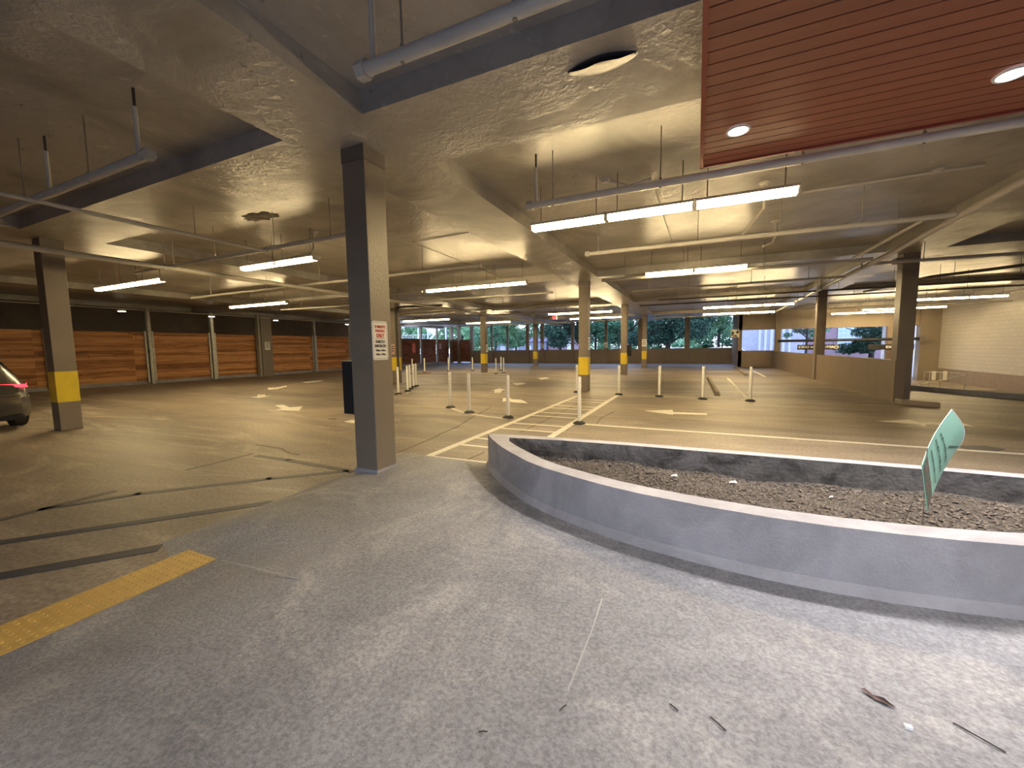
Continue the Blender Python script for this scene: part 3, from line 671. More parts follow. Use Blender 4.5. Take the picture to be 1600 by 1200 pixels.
# ------------------------------------------------------------------ planter
fr = [(1.25, .68), (1.38, .50), (1.55, .30), (1.74, .10), (1.94, -.08), (2.2, -.30), (2.44, -.45), (2.77, -.60), (3.05, -.71), (3.32, -.79), (3.75, -.87), (4.12, -.91), (4.45, -.915), (4.76, -.895), (5.04, -.86), (5.32, -.81), (5.7, -.70), (6.1, -.54), (6.5, -.32), (6.9, .0), (7.2, .35), (7.38, .68)]
ZT, ZB = .50, .10
def offset(P, d):
    R_ = []
    for i, p in enumerate(P):
        a = Vector(P[max(i-1, 0)]); b = Vector(P[min(i+1, len(P)-1)]); t = (b-a).normalized(); R_.append((p[0]-t.y*d, p[1]+t.x*d))
    return R_
inn = offset(fr, .17)
inn = [p for p in inn if p[1] < .52 and 1.62 < p[0] < 7.1]
pl = thing('concrete_planter', 'long grey concrete planter with a curved front wall, filled with mulch', 'planter', (0, 0, 0))
yb1 = .86
outer = fr + [(7.38, yb1), (5.5, yb1+.02), (3.0, yb1-.02), (1.9, yb1-.09), (1.32, yb1-.14)]
inner = [(1.60, .57), (1.62, .54)]+inn+[(7.12, .72), (5.5, .745), (3.0, .705), (2.2, .66)]
ni, no = len(inner), len(outer)
bm = bmesh.new()
def loop(P, z): return [bm.verts.new((p[0], p[1], z)) for p in P]
oT, oB, iT, iB = loop(outer, ZT), loop(outer, ZB-.09), loop(inner, ZT), loop(inner, .2)
for i in range(no): bm.faces.new([oB[i], oB[(i+1) % no], oT[(i+1) % no], oT[i]])
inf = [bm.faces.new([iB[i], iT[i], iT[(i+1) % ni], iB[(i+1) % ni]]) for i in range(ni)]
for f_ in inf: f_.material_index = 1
es = [bm.edges.get((oT[i], oT[(i+1) % no])) for i in range(no)]+[bm.edges.get((iT[i], iT[(i+1) % ni])) for i in range(ni)]
bmesh.ops.triangle_fill(bm, use_beauty=True, edges=es)
bmesh.ops.recalc_face_normals(bm, faces=bm.faces)
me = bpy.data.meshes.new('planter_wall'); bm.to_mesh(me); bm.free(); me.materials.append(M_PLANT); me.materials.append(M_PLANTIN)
o = bpy.data.objects.new('planter_wall', me); C.objects.link(o); o.parent = pl
for p in me.polygons: p.use_smooth = abs(p.normal.z) < .5
md = o.modifiers.new('es', 'EDGE_SPLIT'); md.split_angle = math.radians(30)
# base cove
cv = MB(); fo = offset(fr, -.05)
n = len(fr); V = [(p[0], p[1], .13+.03) for p in fr]+[(p[0], p[1], .085) for p in fo]
cv.add(V, [(i, i+1, n+i+1, n+i) for i in range(n-1)]); cv.build('base_cove', M_PLANT, pl, smooth=True)
# soil heightfield
rnd = random.Random(5)
q = MB(); NX, NY = 170, 44; sx0, sx1, sy0, sy1 = 1.5, 7.25, -.95, .80
def soilz(x, y): return .275+.02*math.sin(x*2.1+y*3)+.015*math.sin(x*7)*math.cos(y*9)
V = []
for j in range(NY+1):
    for i in range(NX+1):
        x = sx0+(sx1-sx0)*i/NX; y = sy0+(sy1-sy0)*j/NY; V.append((x, y, soilz(x, y)+rnd.uniform(-.009, .012)))
def lerp_in(x):
    for a, b in zip(fr[:-1], fr[1:]):
        if a[0] <= x <= b[0]: return a[1]+(b[1]-a[1])*(x-a[0])/(b[0]-a[0])
    return .7
keep = lambda x, y: y > lerp_in(x)+.05 and y < .79
Fs = []
for j in range(NY):
    for i in range(NX):
        x = sx0+(sx1-sx0)*(i+.5)/NX; y = sy0+(sy1-sy0)*(j+.5)/NY
        if keep(x, y): Fs.append((j*(NX+1)+i, j*(NX+1)+i+1, (j+1)*(NX+1)+i+1, (j+1)*(NX+1)+i))
q.add(V, Fs); so = q.build('mulch_bed', M_SOIL, pl)
# chips of bark and gravel
q = MB()
for k in range(9000):
    x = rnd.uniform(1.7, 6.95); y = rnd.uniform(-.8, .70)
    if not keep(x, y-.14): continue
    s = rnd.uniform(.007, .022); a = rnd.uniform(0, PI); e = rnd.uniform(.3, 1); t = rnd.uniform(-.5, .5); z = soilz(x, y)+.008
    ca, sa = math.cos(a), math.sin(a); L_, W_ = s, s*e*.6; H_ = s*.5
    P = []
    for dx_, dy_, dz_ in ((-1, -1, 0), (1, -1, t), (1, 1, t), (-1, 1, 0), (0, 0, 1.2)):
        P.append((x+dx_*L_*ca-dy_*W_*sa, y+dx_*L_*sa+dy_*W_*ca, z+dz_*H_))
    q.add(P, [(0, 1, 4), (1, 2, 4), (2, 3, 4), (3, 0, 4), (3, 2, 1, 0)])
ch = q.build('mulch_chips', mat('bark_chips', (.15, .125, .10), .85, var=.75, vscale=60), pl); ch['kind'] = 'stuff'
for nm, (px, py), lab, sz in (('paper_scrap', (1053, 746), 'white paper scrap lying on the mulch near the planter back', .035), ('paper_scrap', (1299, 770), 'tiny white scrap on the mulch halfway along the planter', .018), ('paper_scrap', (1145, 751), 'flat pale scrap on the mulch against the planter back wall', .04)):
    x, y = atz(px, py, .30); z = soilz(x, y)
    V = [(x-sz, y-sz*.6, z+.014), (x+sz*.2, y-sz*.8, z+.026), (x+sz, y-.2*sz, z+.016), (x+sz*.6, y+sz*.7, z+.03), (x-sz*.5, y+sz*.6, z+.018)]
    tag(MB().add(V+[(a, b, c_-.002) for a, b, c_ in V], [(0, 1, 2, 3, 4), (9, 8, 7, 6, 5)]+[(i, (i+1) % 5, 5+(i+1) % 5, 5+i) for i in range(5)]).build(nm, M_CLEARW), lab, 'scrap')

# yard sign stuck in planter
M_MINT = mat('mint_sheet', (.33, .60, .46), .35, var=.03)
ys_ = thing('yard_sign', 'curled mint green sign on wire stakes leaning in the planter', 'sign', (5.12, -.25, soilz(5.12, -.25)))
def WP(px, py, y): x, z = aty(px, py, y); return Vector((x, y, z))-Vector(ys_.location)
D0, C0, A0, B0 = WP(1441, 727, -.26), WP(1449.5, 800, -.26), WP(1487.5, 640, .12), WP(1495, 703, .12)
NU, NV = 20, 10; Vf = []
rt = Vector((1, -.35, 0)).normalized()
def sheet(u, v):
    p = (D0*(1-u)+A0*u)*(1-v)+(C0*(1-u)+B0*u)*v
    return p+rt*(.05*math.sin(PI*v)*u*u - .018*math.sin(PI*u))+Vector((0, 0, -.0))
for side in (0, 1):
    for j in range(NV+1):
        for i in range(NU+1): Vf.append(sheet(i/NU, j/NV)+rt*(-.004 if side else 0))
n1 = (NU+1)*(NV+1); idx = lambda i, j, s: s*n1+j*(NU+1)+i; Ff = []
for j in range(NV):
    for i in range(NU):
        Ff.append((idx(i, j, 0), idx(i+1, j, 0), idx(i+1, j+1, 0), idx(i, j+1, 0))); Ff.append((idx(i, j+1, 1), idx(i+1, j+1, 1), idx(i+1, j, 1), idx(i, j, 1)))
for i in range(NU): Ff += [(idx(i, 0, 0), idx(i, 0, 1), idx(i+1, 0, 1), idx(i+1, 0, 0)), (idx(i+1, NV, 0), idx(i+1, NV, 1), idx(i, NV, 1), idx(i, NV, 0))]
for j in range(NV): Ff += [(idx(0, j+1, 0), idx(0, j+1, 1), idx(0, j, 1), idx(0, j, 0)), (idx(NU, j, 0), idx(NU, j, 1), idx(NU, j+1, 1), idx(NU, j+1, 0))]
MB().add(Vf, Ff).build('sheet', M_MINT, ys_, smooth=True)
MB().tube([sheet(1, v/8)-rt*.002 for v in range(9)], .0042, 6).build('white_edge', M_CLEARW, ys_, smooth=True)
def strip(q, u0, v0, u1, v1, wd, off=.003):
    n = 8; pts = []
    nrm = -Vector((float(WW[0]), float(WW[1]), 0)).normalized()*off
    for s in (-1, 1):
        for k in range(n+1):
            t = k/n; pts.append(sheet(u0+(u1-u0)*t+(s*wd if abs(v1-v0) > abs(u1-u0) else 0), v0+(v1-v0)*t+(s*wd if abs(v1-v0) <= abs(u1-u0) else 0))+rt*.0025+nrm)
    q.add(pts, [(k, k+1, n+2+k, n+1+k) for k in range(n)])
q = MB()
for u0 in (.035, .105, .175): strip(q, u0, .03, u0, .97, .020)
tag(q.build('striped_border', mat('brown_band', (.20, .12, .09), .5), ys_), 'brown and white striped lower border')
R2 = random.Random(11); M_PRT = mat('dark_green_ink', (.05, .10, .09), .5)
for uu, v0, v1 in ((.34, .12, .85), (.50, .08, .80), (.63, .10, .78)):
    v = v0; q = MB()
    while v < v1:
        l = R2.uniform(.02, .045); strip(q, uu, v, uu, min(v+l, v1), R2.uniform(.010, .020)); v += l+.018
    q.build('small_print', M_PRT, ys_)
v = .5; q = MB()
while v < .8: strip(q, .70+.22*(v-.5)/.3, v, .72+.22*(v-.5)/.3, v+.03, .022); v += .045
q.build('small_print', M_PRT, ys_)
MB().tube([WP(1449, 700, -.22), WP(1443, 818, -.27)+Vector((-.005, 0, -.10))], .003, 6).build('wire_stake', M_ROD, ys_)
MB().tube([WP(1440, 745, -.26), WP(1410, 812, -.2)+Vector((-.01, 0, -.12))], .003, 6).build('wire_stake', M_ROD, ys_)

# ------------------------------------------------------------------ wooden canopy with downlights
CZ_ = 3.60
cn = thing('wooden_canopy', 'red-brown boarded canopy soffit with recessed lights at upper right', 'canopy', (0, 0, CZ_))
x0, x1, y0, y1 = 3.66, 9.6, -7.5, 1.365
q = MB(); y = y1-.04; 
while y > y0:
    q.box(x0+.03, x1, y-.125, y, 0, .02); y -= .137
q.build('soffit_boards', M_CANOPY, cn)
MB().box(x0+.03, x1, y0, y1-.03, .012, .30).build('backing', M_GAP, cn)
MB().box(x0, x0+.035, y0, y1, -.02, .30).box(x0, x1, y1-.035, y1, -.02, .30).build('edge_trim', M_CANTRIM, cn)
k = 0
for yy in (.65, -2.9):  # rear row is unseen, added at lower power to lift the foreground
    for xx in (3.98, 5.78, 7.58):
        lab = {(.65, 3.98): 'round lit downlight near the left edge of the wooden canopy', (.65, 5.78): 'round lit downlight at the right edge of the picture in the wooden canopy'}.get((yy, xx), 'unseen downlight assumed in the canopy boards outside the picture')
        t = thing('downlight', lab, 'downlight', (xx, yy, CZ_), 0, 'recessed downlights in the wooden canopy')
        n = 24; V = [(r*math.cos(2*PI*i/n), r*math.sin(2*PI*i/n), z) for r, z in ((.105, -.001), (.10, -.012), (.082, -.012), (.078, -.003)) for i in range(n)]
        MB().add(V, [(j*n+i, j*n+(i+1) % n, (j+1)*n+(i+1) % n, (j+1)*n+i) for j in range(3) for i in range(n)]).build('trim_ring', M_WHITE, t, smooth=True)
        MB().lathe([(.078, -.004), (.078, -.002)], 24).build('lens', M_DOWN, t)
        L = bpy.data.lights.new('downlight_lamp', 'SPOT'); L.energy = 430 if yy > 0 else 190; L.color = (1.0, .95, .95); L.spot_size = math.radians(125); L.spot_blend = .7; L.shadow_soft_size = .06
        lo = bpy.data.objects.new('bulb', L); C.objects.link(lo); lo.parent = t; lo.location = (0, 0, -.03)

# ------------------------------------------------------------------ tactile strip, floor paint
tx0, tx1, ty1, ty0 = -.02, .345, -2.10, -8.5
tp = thing('tactile_strip', 'yellow bumpy tactile paving strip along the sidewalk edge', 'tactile paving', (0, 0, .0))
M_TAC = mat('yellow_tactile', (.62, .40, .10), .5, var=.12, vscale=8, bump=.1)
MB().box(tx0, tx1, ty0, ty1, -.01, .012).build('base', M_TAC, tp)
q = MB(); y = ty1-.03
while y > -4.6:
    for i in range(7):
        x = tx0+.03+i*(tx1-tx0-.06)/6; q.lathe([(.011, 0), (.009, .004), (.006, .005)], 8, (x, y, .012))
    y -= .05
dm = q.build('raised_domes', M_TAC, tp, smooth=False); dm['kind'] = 'stuff'
ZL = .001
def line(label, P, wd, m=None, z=ZL, world=False, name='painted_line', cat='painted line', group=None):
    pts = P if world else [atz(a, b, 0) for a, b in P]
    return tag(MB().ribbon(pts, wd, z, .003).build(name, m or M_LINE), label, cat, group)
line('long white line forming the left side of the hatched crosswalk', [(.06, .97), (.16, 9.2)], .13, world=True)
line('long white line forming the right side of the hatched crosswalk', [(1.33, .97), (1.35, 9.7)], .13, world=True)
line('white line closing the near end of the crosswalk beside the sidewalk', [(.0, .99), (1.4, 1.03)], .09, world=True, z=.0015)
bars = [(717, 694.5), (736, 684), (776, 668.5), (794, 660.5), (819, 648.5), (834, 643.5), (854, 637), (867, 633.5), (878, 626.5), (890, 623.5)]
wds = ['first', 'second', 'third', 'fourth', 'fifth', 'sixth', 'seventh', 'eighth', 'ninth', 'tenth']
for i, (a, b) in enumerate(bars):
    y = atz(a, b)[1]
    line('white cross bar of the hatched crosswalk, %s from the near end' % wds[i], [(.14, y), (1.28, y+.0)], .085, world=True, z=.0012, name='crosswalk_bar', cat='crosswalk bar', group='cross bars of the hatched crosswalk')
line('long white line behind the planter running right from the crosswalk', [(1.5, 4.27), (13.0, 4.22)], .11, world=True)
line('curved white line under the three nearest left posts', [(704, 637), (712, 640.5), (722, 644), (736, 647), (762, 651), (794, 654.5)], .10)
line('faint white line running left from the curved line', [(700, 637), (612, 633)], .08, M_FAINT)
line('white line from the crosswalk past the row of right posts', [(1.35, 9.72), (5.2, 9.5), (8.4, 9.3)], .08, M_FAINT, world=True)
line('second faint line crossing the row of right posts', [(1.35, 9.2), (5.3, 10.0)], .07, M_FAINT, world=True)
line('white stall line behind the rightmost post', [(1137, 591), (1168, 624)], .11)
line('white stall line at the far right floor corner', [(1172, 577), (1196, 589)], .12)
line('faint stall line in the far middle', [(900, 586.5), (965, 586)], .09, M_FAINT)
line('pale line under the left car', [(0, 661), (65, 654)], .06, M_FAINT)
line('faint line beside the left group of posts', [(655, 600), (683, 598.5)], .1, M_LINE)
line('curved line under the left group of posts', [(618, 612), (624, 617.5), (634, 616), (640, 612)], .08, M_FAINT)
def flat(name, label, cat, P, m=None, z=ZL, world=False):
    pts = P if world else [atz(a, b, 0) for a, b in P]
    return tag(MB().prism(pts, z, z+.003).build(name, m or M_LINE), label, cat)
def arrow(label, P): return flat('floor_arrow', label, 'arrow marking', P)
# straight arrows given on the floor
arrow('slim white arrow pointing left behind the planter', [(1006, 642), (1051, 640.5), (1051.5, 644), (1105, 646), (1104.5, 648.8), (1051.8, 646.8), (1052, 648.3)])
arrow('white arrow pointing left beside the yard sign', [(1370, 658), (1413, 656.2), (1420, 656), (1435, 660), (1505, 661.5), (1520, 666), (1446, 663.5), (1447, 666.5), (1430, 663)])
arrow('white arrow with a swept tail on the left floor', [(429, 633.5), (443, 632.5), (452, 636.5), (473, 635), (467, 642), (429, 640.5), (441, 638.5)])
arrow('stubby white arrow on the far left floor', [(391, 620.5), (402, 619.8), (402, 617), (414, 616.5), (415, 619), (425, 618), (405, 622)])
arrow('short pale arrow dash behind the stubby one', [(418, 606), (430, 606), (447, 602.5), (449, 604), (432, 608), (420, 609)])
arrow('thin pale arrow far left near the foreground column', [(472, 597), (500, 594.5), (505, 595.5), (478, 598.5)])
arrow('white arrow tip peeking out left of the foreground column', [(537, 659), (549, 656.5), (600, 657), (600, 661.5), (549, 661)])
arrow('white arrow pointing up, left of the third post', [(768, 610.5), (780, 606.8), (791, 609.5), (784, 610.5), (783, 614), (772, 614), (773, 610.5)])
arrow('white curved arrow behind the third post', [(786, 622), (799, 622.5), (799, 624), (814, 624.5), (825, 630), (805, 629), (790, 627), (785, 628)])
arrow('pale arrow dash in the middle distance', [(800, 599), (815, 598), (823, 599.5), (808, 602)])
arrow('paler arrow dash farther in the middle distance', [(840, 591), (853, 589.5), (859, 591.5), (846, 593.5)])
# blackout stripes left
def black(label, P, wd, m=None): line(label, P, wd, m or M_BLK, name='blackout_stripe', cat='floor stripe')
black('dark painted-over stripe nearest the tactile strip', [(-60, 911), (250, 856)], .13)
black('long dark stripe from the left edge toward the foreground column', [(-60, 857), (425, 785)], .11)
black('dark stripe rising from the left edge to a point', [(-60, 828), (180, 767)], .10, M_BLKW)
black('fainter dark stripe branching off the pointed one', [(60, 797), (215, 772), (420, 748), (545, 736)], .10, M_BLKW)
black('dark stripe meeting the foreground column base', [(400, 712), (450, 719), (552, 737)], .10, M_BLKW)
black('thin dark stripe left of the foreground column', [(290, 735), (395, 709)], .05, M_BLKW)
for i, (lab, P) in enumerate((('long crack running from the foreground column toward the posts', [(618, 709), (680, 683), (690, 677), (715, 667), (738, 652), (768, 636)]), ('crack beside the near crosswalk line', [(722, 724), (735, 716), (757, 707)]), ('short crack in the floor behind the planter', [(932, 662), (940, 652), (950, 648), (960, 643)]), ('crack crossing the crosswalk bars', [(812, 676), (850, 658), (885, 640), (915, 624)]), ('wandering crack left of the foreground column', [(400, 695), (440, 701), (452, 708), (468, 711)]))):
    line(lab, P, .014, M_CRACK, name='floor_crack', cat='crack')
flat('drain_cover', 'small dark drain plate on the left floor', 'drain', [(513, 654.5), (520, 653.5), (528, 654), (522, 656)], M_PIPED)
flat('oil_stain', 'dark stain on the floor right of the yard sign', 'stain', [(1495, 696), (1540, 697), (1572, 702), (1560, 705), (1510, 703)], M_BLKW)
M_JOINT = mat('pale_scratch', (.37, .36, .35), .7)
for lab, P in (('pale diagonal scratch in the sidewalk in front of the planter', [(941, 935), (925, 985), (905, 1035), (887, 1080)]), ('faint pale seam running from the tactile strip corner', [(345, 876), (400, 888), (470, 906)])):
    line(lab, [atz(a, b, .1) for a, b in P], .008, M_JOINT, z=.0995, world=True, name='floor_scratch', cat='scratch')
for lab, px, py, a_, L_ in (('small dark twig at the end of the pale scratch', 880, 1107, 1.2, .022), ('small dark twig right of the pale scratch', 1053, 1107, -.6, .02), ('dark twig at the lower right of the sidewalk', 1530, 1155, -.7, .07), ('dark twig left of the dry leaf', 1122, 1133, -.7, .035), ('tiny dark twig at the bottom centre of the sidewalk', 755, 1145, .5, .018)):
    x, y = atz(px, py, .1); tag(MB().tube([(x-math.cos(a_)*L_, y-math.sin(a_)*L_, .105), (x, y, .108), (x+math.cos(a_)*L_, y+math.sin(a_)*L_*.8, .105)], .0025, 6).build('twig', M_TREEBARK), lab, 'twig')
# litter on the sidewalk
for lab, px, py, s in (('brown dry leaf lying on the sidewalk at lower right', 1375, 1094, .035),):
    x, y = atz(px, py, .105)
    V = [(-1.6, 0, .3), (-.6, -.5, .1), (.5, -.35, .25), (1.3, .1, .05), (.4, .4, .4), (-.5, .3, .1), (-1.1, .55, .3)]
    tag(MB().add([(x+a*s, y-a*s*.55+b*s, .103+c_*s) for a, b, c_ in V], [(0, 1, 2, 3, 4, 5, 6)]).build('dry_leaf', mat('dry_leaf_brown', (.10, .06, .05), .7)), lab, 'leaf')
x, y = atz(1419, 1136, .105)
tag(MB().box(x-.012, x+.012, y-.008, y+.008, .10, .112).build('paper_scrap', M_CLEARW), 'tiny white scrap on the sidewalk below the dry leaf', 'scrap')

# ------------------------------------------------------------------ flexible posts
def make_post():
    t = thing('flexible_post', '', 'bollard')
    MB().lathe([(.13, 0), (.13, .02), (.075, .055), (.045, .06)], 16).build('base', M_RUB, t, smooth=True)
    MB().lathe([(.040, .05), (.040, .97), (.03, .985)], 16).build('tube', M_WHITE, t, smooth=True)
    for z in (.76, .88): MB().lathe([(.0425, z), (.0425, z+.075)], 16).build('reflective_band', M_CLEARW, t, smooth=True)
    return t
pp = make_post(); first = True
for px, py, lab, g in (
 (704, 637, 'white flexible post at the left end of the curved line', 0), (733.5, 645, 'white flexible post in the middle of the curved line', 0), (794, 653, 'white flexible post where the curved line meets the crosswalk', 0),
 (905, 662, 'white flexible post on the right crosswalk line, nearest the planter', 0), (901.5, 613, 'white flexible post just left of the crosswalk column', 0),
 (967, 617, 'white flexible post at the left end of the right row', 0), (1030, 620, 'second white flexible post of the right row, left of the wheel stops', 0), (1098, 624, 'third white flexible post of the right row, beside a wheel stop', 0), (1172, 627, 'rightmost white flexible post, at the end of the stall line', 0),
 (622.5, 616, 'nearest post of the cluster right of the foreground column', 0), (637, 611.5, 'second post of the cluster right of the foreground column', 0), (641, 608, 'third post of the cluster right of the foreground column', 0), (646.5, 605, 'fourth post of the cluster right of the foreground column', 0), (650.5, 603.5, 'farthest post of the cluster right of the foreground column', 0),
 (644.5, 584, 'small distant post behind the cluster of posts', 0), (663.5, 581.5, 'small distant post on the brown wheel stop', 0), (701, 580.5, 'small distant post in front of the gate in the weathered fence', 0), (738.5, 579.5, 'small distant post left of the banded column by the fence corner', 0), (775, 584, 'small distant post just right of the banded column by the fence corner', 0), (783, 579, 'thin distant post, left of a close pair', 0), (787, 582.5, 'thin distant post, right of a close pair', 0)):
    x, y = atz(px, py)
    t = pp if first else copy_tree(pp); first = False
    t.location = (x, y, 0); tag(t, lab, 'bollard', 'white flexible posts on black bases')
def wstop(label, p, q_, w=.17, h=.12):
    a, b = atz(*p), atz(*q_); d = Vector((b[0]-a[0], b[1]-a[1])); L_ = d.length; ang = math.atan2(d.y, d.x)
    t = thing('wheel_stop', label, 'wheel stop', ((a[0]+b[0])/2, (a[1]+b[1])/2, 0), ang)
    V = []
    for x in (-L_/2, L_/2): V += [(x, -w/2, 0), (x, w/2, 0), (x, w*.3, h), (x, -w*.3, h)]
    MB().add(V, [(0, 1, 2, 3), (7, 6, 5, 4), (0, 4, 5, 1), (1, 5, 6, 2), (2, 6, 7, 3), (3, 7, 4, 0)]).build('block', mat('stop_concrete', (.26, .21, .16), .8), t, bevel=.012)
wstop('concrete wheel stop between the third and fourth posts of the right row', (1107, 592), (1121, 618))
wstop('farther concrete wheel stop near the right parapet', (1149, 575), (1166, 587))
wstop('brown wheel stop on the floor before the weathered fence', (645, 585.5), (673, 584))

# red exit sign
ex = thing('exit_sign', 'small red lit exit sign hanging from the ceiling in the middle distance', 'sign', (0, 0, 0))
x_, z_ = aty(866.5, 496.5, 18.0)
MB().box(x_-.13, x_+.13, 17.98, 18.04, z_-.10, z_+.10).build('housing', M_SIGNW, ex); MB().box(x_-.115, x_+.115, 17.972, 17.98, z_-.085, z_+.085).build('red_face', M_EXIT, ex)
text('lettering', 'EXIT', .12, (x_, 17.968, z_), (1, 0, 0), (0, 0, 1), M_SIGNW, ex, 1, .002)
MB().tube([(x_, 18.01, z_+.1), (x_, 18.01, SL)], .01, 6).build('stem', M_ROD, ex)

# ------------------------------------------------------------------ car at the left edge
def make_car(name, label, body, loc, rz, s=1.0, lamp=True):
    t = thing(name, label, 'car', loc, rz)
    # stations along x (rear at +x), values: x, half width, sill z, belt z, roof z, roof half width
    st = [(2.32, .62, .42, .72, .74, .55), (2.28, .78, .36, .80, .86, .60), (2.15, .86, .30, .92, 1.05, .62), (1.95, .90, .26, .98, 1.30, .60), (1.60, .92, .24, 1.0, 1.52, .60), (.9, .93, .22, 1.0, 1.62, .62), (.0, .93, .22, .99, 1.64, .63), (-.6, .93, .22, .98, 1.58, .62), (-1.1, .92, .22, .98, 1.28, .64), (-1.35, .92, .23, .97, 1.04, .72), (-2.0, .88, .24, .90, .95, .70), (-2.30, .74, .30, .70, .78, .6), (-2.38, .60, .42, .6, .64, .5)]
    rings = []
    for (x, hw, zs, zb, zr, rw) in st:
        zr = max(zr, zb+.02)
        half = [(0, zs), (hw*.72, zs), (hw*.96, zs+.10), (hw, (zs+zb)/2), (hw*.97, zb-.04), (hw*.93, zb), ((hw*.93+rw)/2+.03, (zb+zr)/2), (rw, zr-.04), (rw*.85, zr), (0, zr+.015)]
        r_ = [(x, -a, b) for a, b in half]+[(x, a, b) for a, b in half[::-1][1:-1]]
        rings.append(r_)
    n = len(rings[0]); V = [v for r_ in rings for v in r_]
    q = MB().add(V, [(i*n+k, i*n+(k+1) % n, (i+1)*n+(k+1) % n, (i+1)*n+k) for i in range(len(rings)-1) for k in range(n)]+[tuple(range(n)), tuple(range((len(rings)-1)*n, len(rings)*n))])
    bd = q.build('body', body, t, smooth=True); bd.modifiers.clear(); md = bd.modifiers.new('ss', 'SUBSURF'); md.levels = md.render_levels = 2
    G = M_BLACK
    for s_ in (-1, 1):
        def gl(P):
            MB().add([(a, s_*b, c_) for a, b, c_ in P]+[(a, s_*(b-.02), c_) for a, b, c_ in P], [tuple(range(len(P))), tuple(range(len(P), 2*len(P)))[::-1]]+[(i, (i+1) % len(P), len(P)+(i+1) % len(P), len(P)+i) for i in range(len(P))]).build('side_window', G, t)
        gl([(1.7, .865, 1.03), (.95, .89, 1.03), (.95, .70, 1.50), (1.45, .69, 1.45)]); gl([(.88, .89, 1.03), (-.05, .89, 1.03), (-.05, .70, 1.52), (.88, .70, 1.51)]); gl([(-.12, .89, 1.03), (-.98, .88, 1.03), (-.62, .70, 1.46), (-.12, .70, 1.52)])
        for x in (1.42, -1.42):
            q = MB(); q.tube([(x, s_*.72, .34), (x, s_*.925, .34)], .34, 24); q.build('tyre', M_RUB, t, smooth=True)
            MB().tube([(x, s_*.90, .34), (x, s_*.935, .34)], .21, 10).build('wheel', M_GALV, t)
        MB().add([(2.16, s_*.30, .93), (2.20, s_*.30, .99), (2.20, s_*.80, .965), (1.80, s_*.925, .985), (1.80, s_*.925, .93), (2.24, s_*.82, .90)], [(0, 1, 2, 5), (2, 3, 4, 5)]).build('tail_lamp', M_TAIL if lamp else M_RED, t)
    MB().add([(2.05, -.62, 1.08), (2.05, .62, 1.08), (1.72, .56, 1.47), (1.72, -.56, 1.47)], [(0, 1, 2, 3)]).build('rear_window', G, t)
    MB().box(1.60, 1.98, -.58, .58, 1.53, 1.57).build('spoiler', body, t, bevel=.015)
    q = MB(); pr = [(2.0, .30), (2.30, .27), (2.46, .40), (2.50, .56), (2.44, .70), (2.28, .76), (2.0, .76)]; m_ = len(pr); V = []
    for yy, sc in ((-.93, .0), (-.86, .55), (-.66, .9), (-.3, 1), (.3, 1), (.66, .9), (.86, .55), (.93, .0)): V += [(1.75+(x-2.0)*sc+.25*sc, yy, z) for x, z in pr]
    q.add(V, [(i*m_+k, i*m_+(k+1) % m_, (i+1)*m_+(k+1) % m_, (i+1)*m_+k) for i in range(7) for k in range(m_)]+[tuple(range(m_)), tuple(range(7*m_, 8*m_))]).build('bumper', body, t, smooth=True)
    MB().box(1.8, 2.34, -.72, .72, .22, .32).build('lower_bumper', M_RUB, t, bevel=.03)
    t.scale = (s, s, s); return t
M_TAIL = emit('lit_tail_lamp', (1.0, .05, .08), 2.6)
M_CARG = mat('grey_car_paint', (.14, .135, .125), .28, metal=.6, var=.02); M_CARW = mat('white_car_paint', (.7, .72, .75), .3, var=.02)
car = make_car('car', 'grey car with red tail lamp parked at the left edge', M_CARG, (-11.82, -1.10, 0), 0)

# ------------------------------------------------------------------ outdoors
OG = -.3
struct(MB().box(-90, 110, FY+.2, 160, OG-.2, OG).build('street', M_STREET)); struct(MB().box(-60, 70, -70, -9.2, -.2, 0).build('added_ground_behind', M_STREET))  # ground behind is unseen, added to cut light coming from below
def tree(label, x, y, h, r, m, n=2600, trunk=.25, z0=1.6, seed=1, ls=.22, lean=0):
    t = thing('tree', label, 'tree', (x, y, OG))
    q = MB().tube([(0, 0, 0), (.05+lean*.3, 0, h*.35), (lean, 0, h*.75)], [trunk, trunk*.8, trunk*.35], 10)
    R_ = random.Random(seed)
    for k in range(7):
        a = R_.uniform(0, 2*PI); zz = R_.uniform(z0*.8+.4, h*.6); q.tube([(lean*.3, 0, zz), (math.cos(a)*r*.4, math.sin(a)*r*.3, zz+r*.25), (math.cos(a)*r*.75, math.sin(a)*r*.6, zz+r*.4)], [trunk*.4, trunk*.25, .03], 6)
    q.build('trunk', M_TREEBARK, t, smooth=True)
    q = MB(); cl = [(R_.uniform(-1, 1)*r*.75, R_.uniform(-1, 1)*r*.75, R_.uniform(z0+r*.18, h-r*.15), R_.uniform(.22, .42)*r) for _ in range(26)]
    for k in range(n):
        c_ = cl[k % len(cl)]; d = Vector((R_.gauss(0, 1), R_.gauss(0, 1), R_.gauss(0, 1))).normalized()*c_[3]*R_.uniform(.5, 1)
        p = Vector(c_[:3])+Vector((d.x, d.y, d.z*.6)); u = Vector((R_.gauss(0, 1), R_.gauss(0, 1), R_.gauss(0, .6))).normalized()*ls*R_.uniform(.6, 1.3); v = u.cross(Vector((R_.gauss(0, 1), R_.gauss(0, 1), R_.gauss(0, 1)))).normalized()*ls*.6
        q.add([p-u, p-v*.6, p+u, p+v*.6], [(0, 1, 2, 3)])
    f_ = q.build('foliage', m, t)
def at_far(px, y): return aty(px, 545, y)[0]
tree('big dark tree with a thick trunk beyond the far openings', at_far(1043, 47), 47, 8.5, 5.2, M_LEAFD, 22000, .36, 1.7, 2, .2)
tree('dark tree seen left of the crosswalk column', at_far(875, 46), 46, 8, 4.2, M_LEAFD, 16000, .2, 1.8, 3, .2)
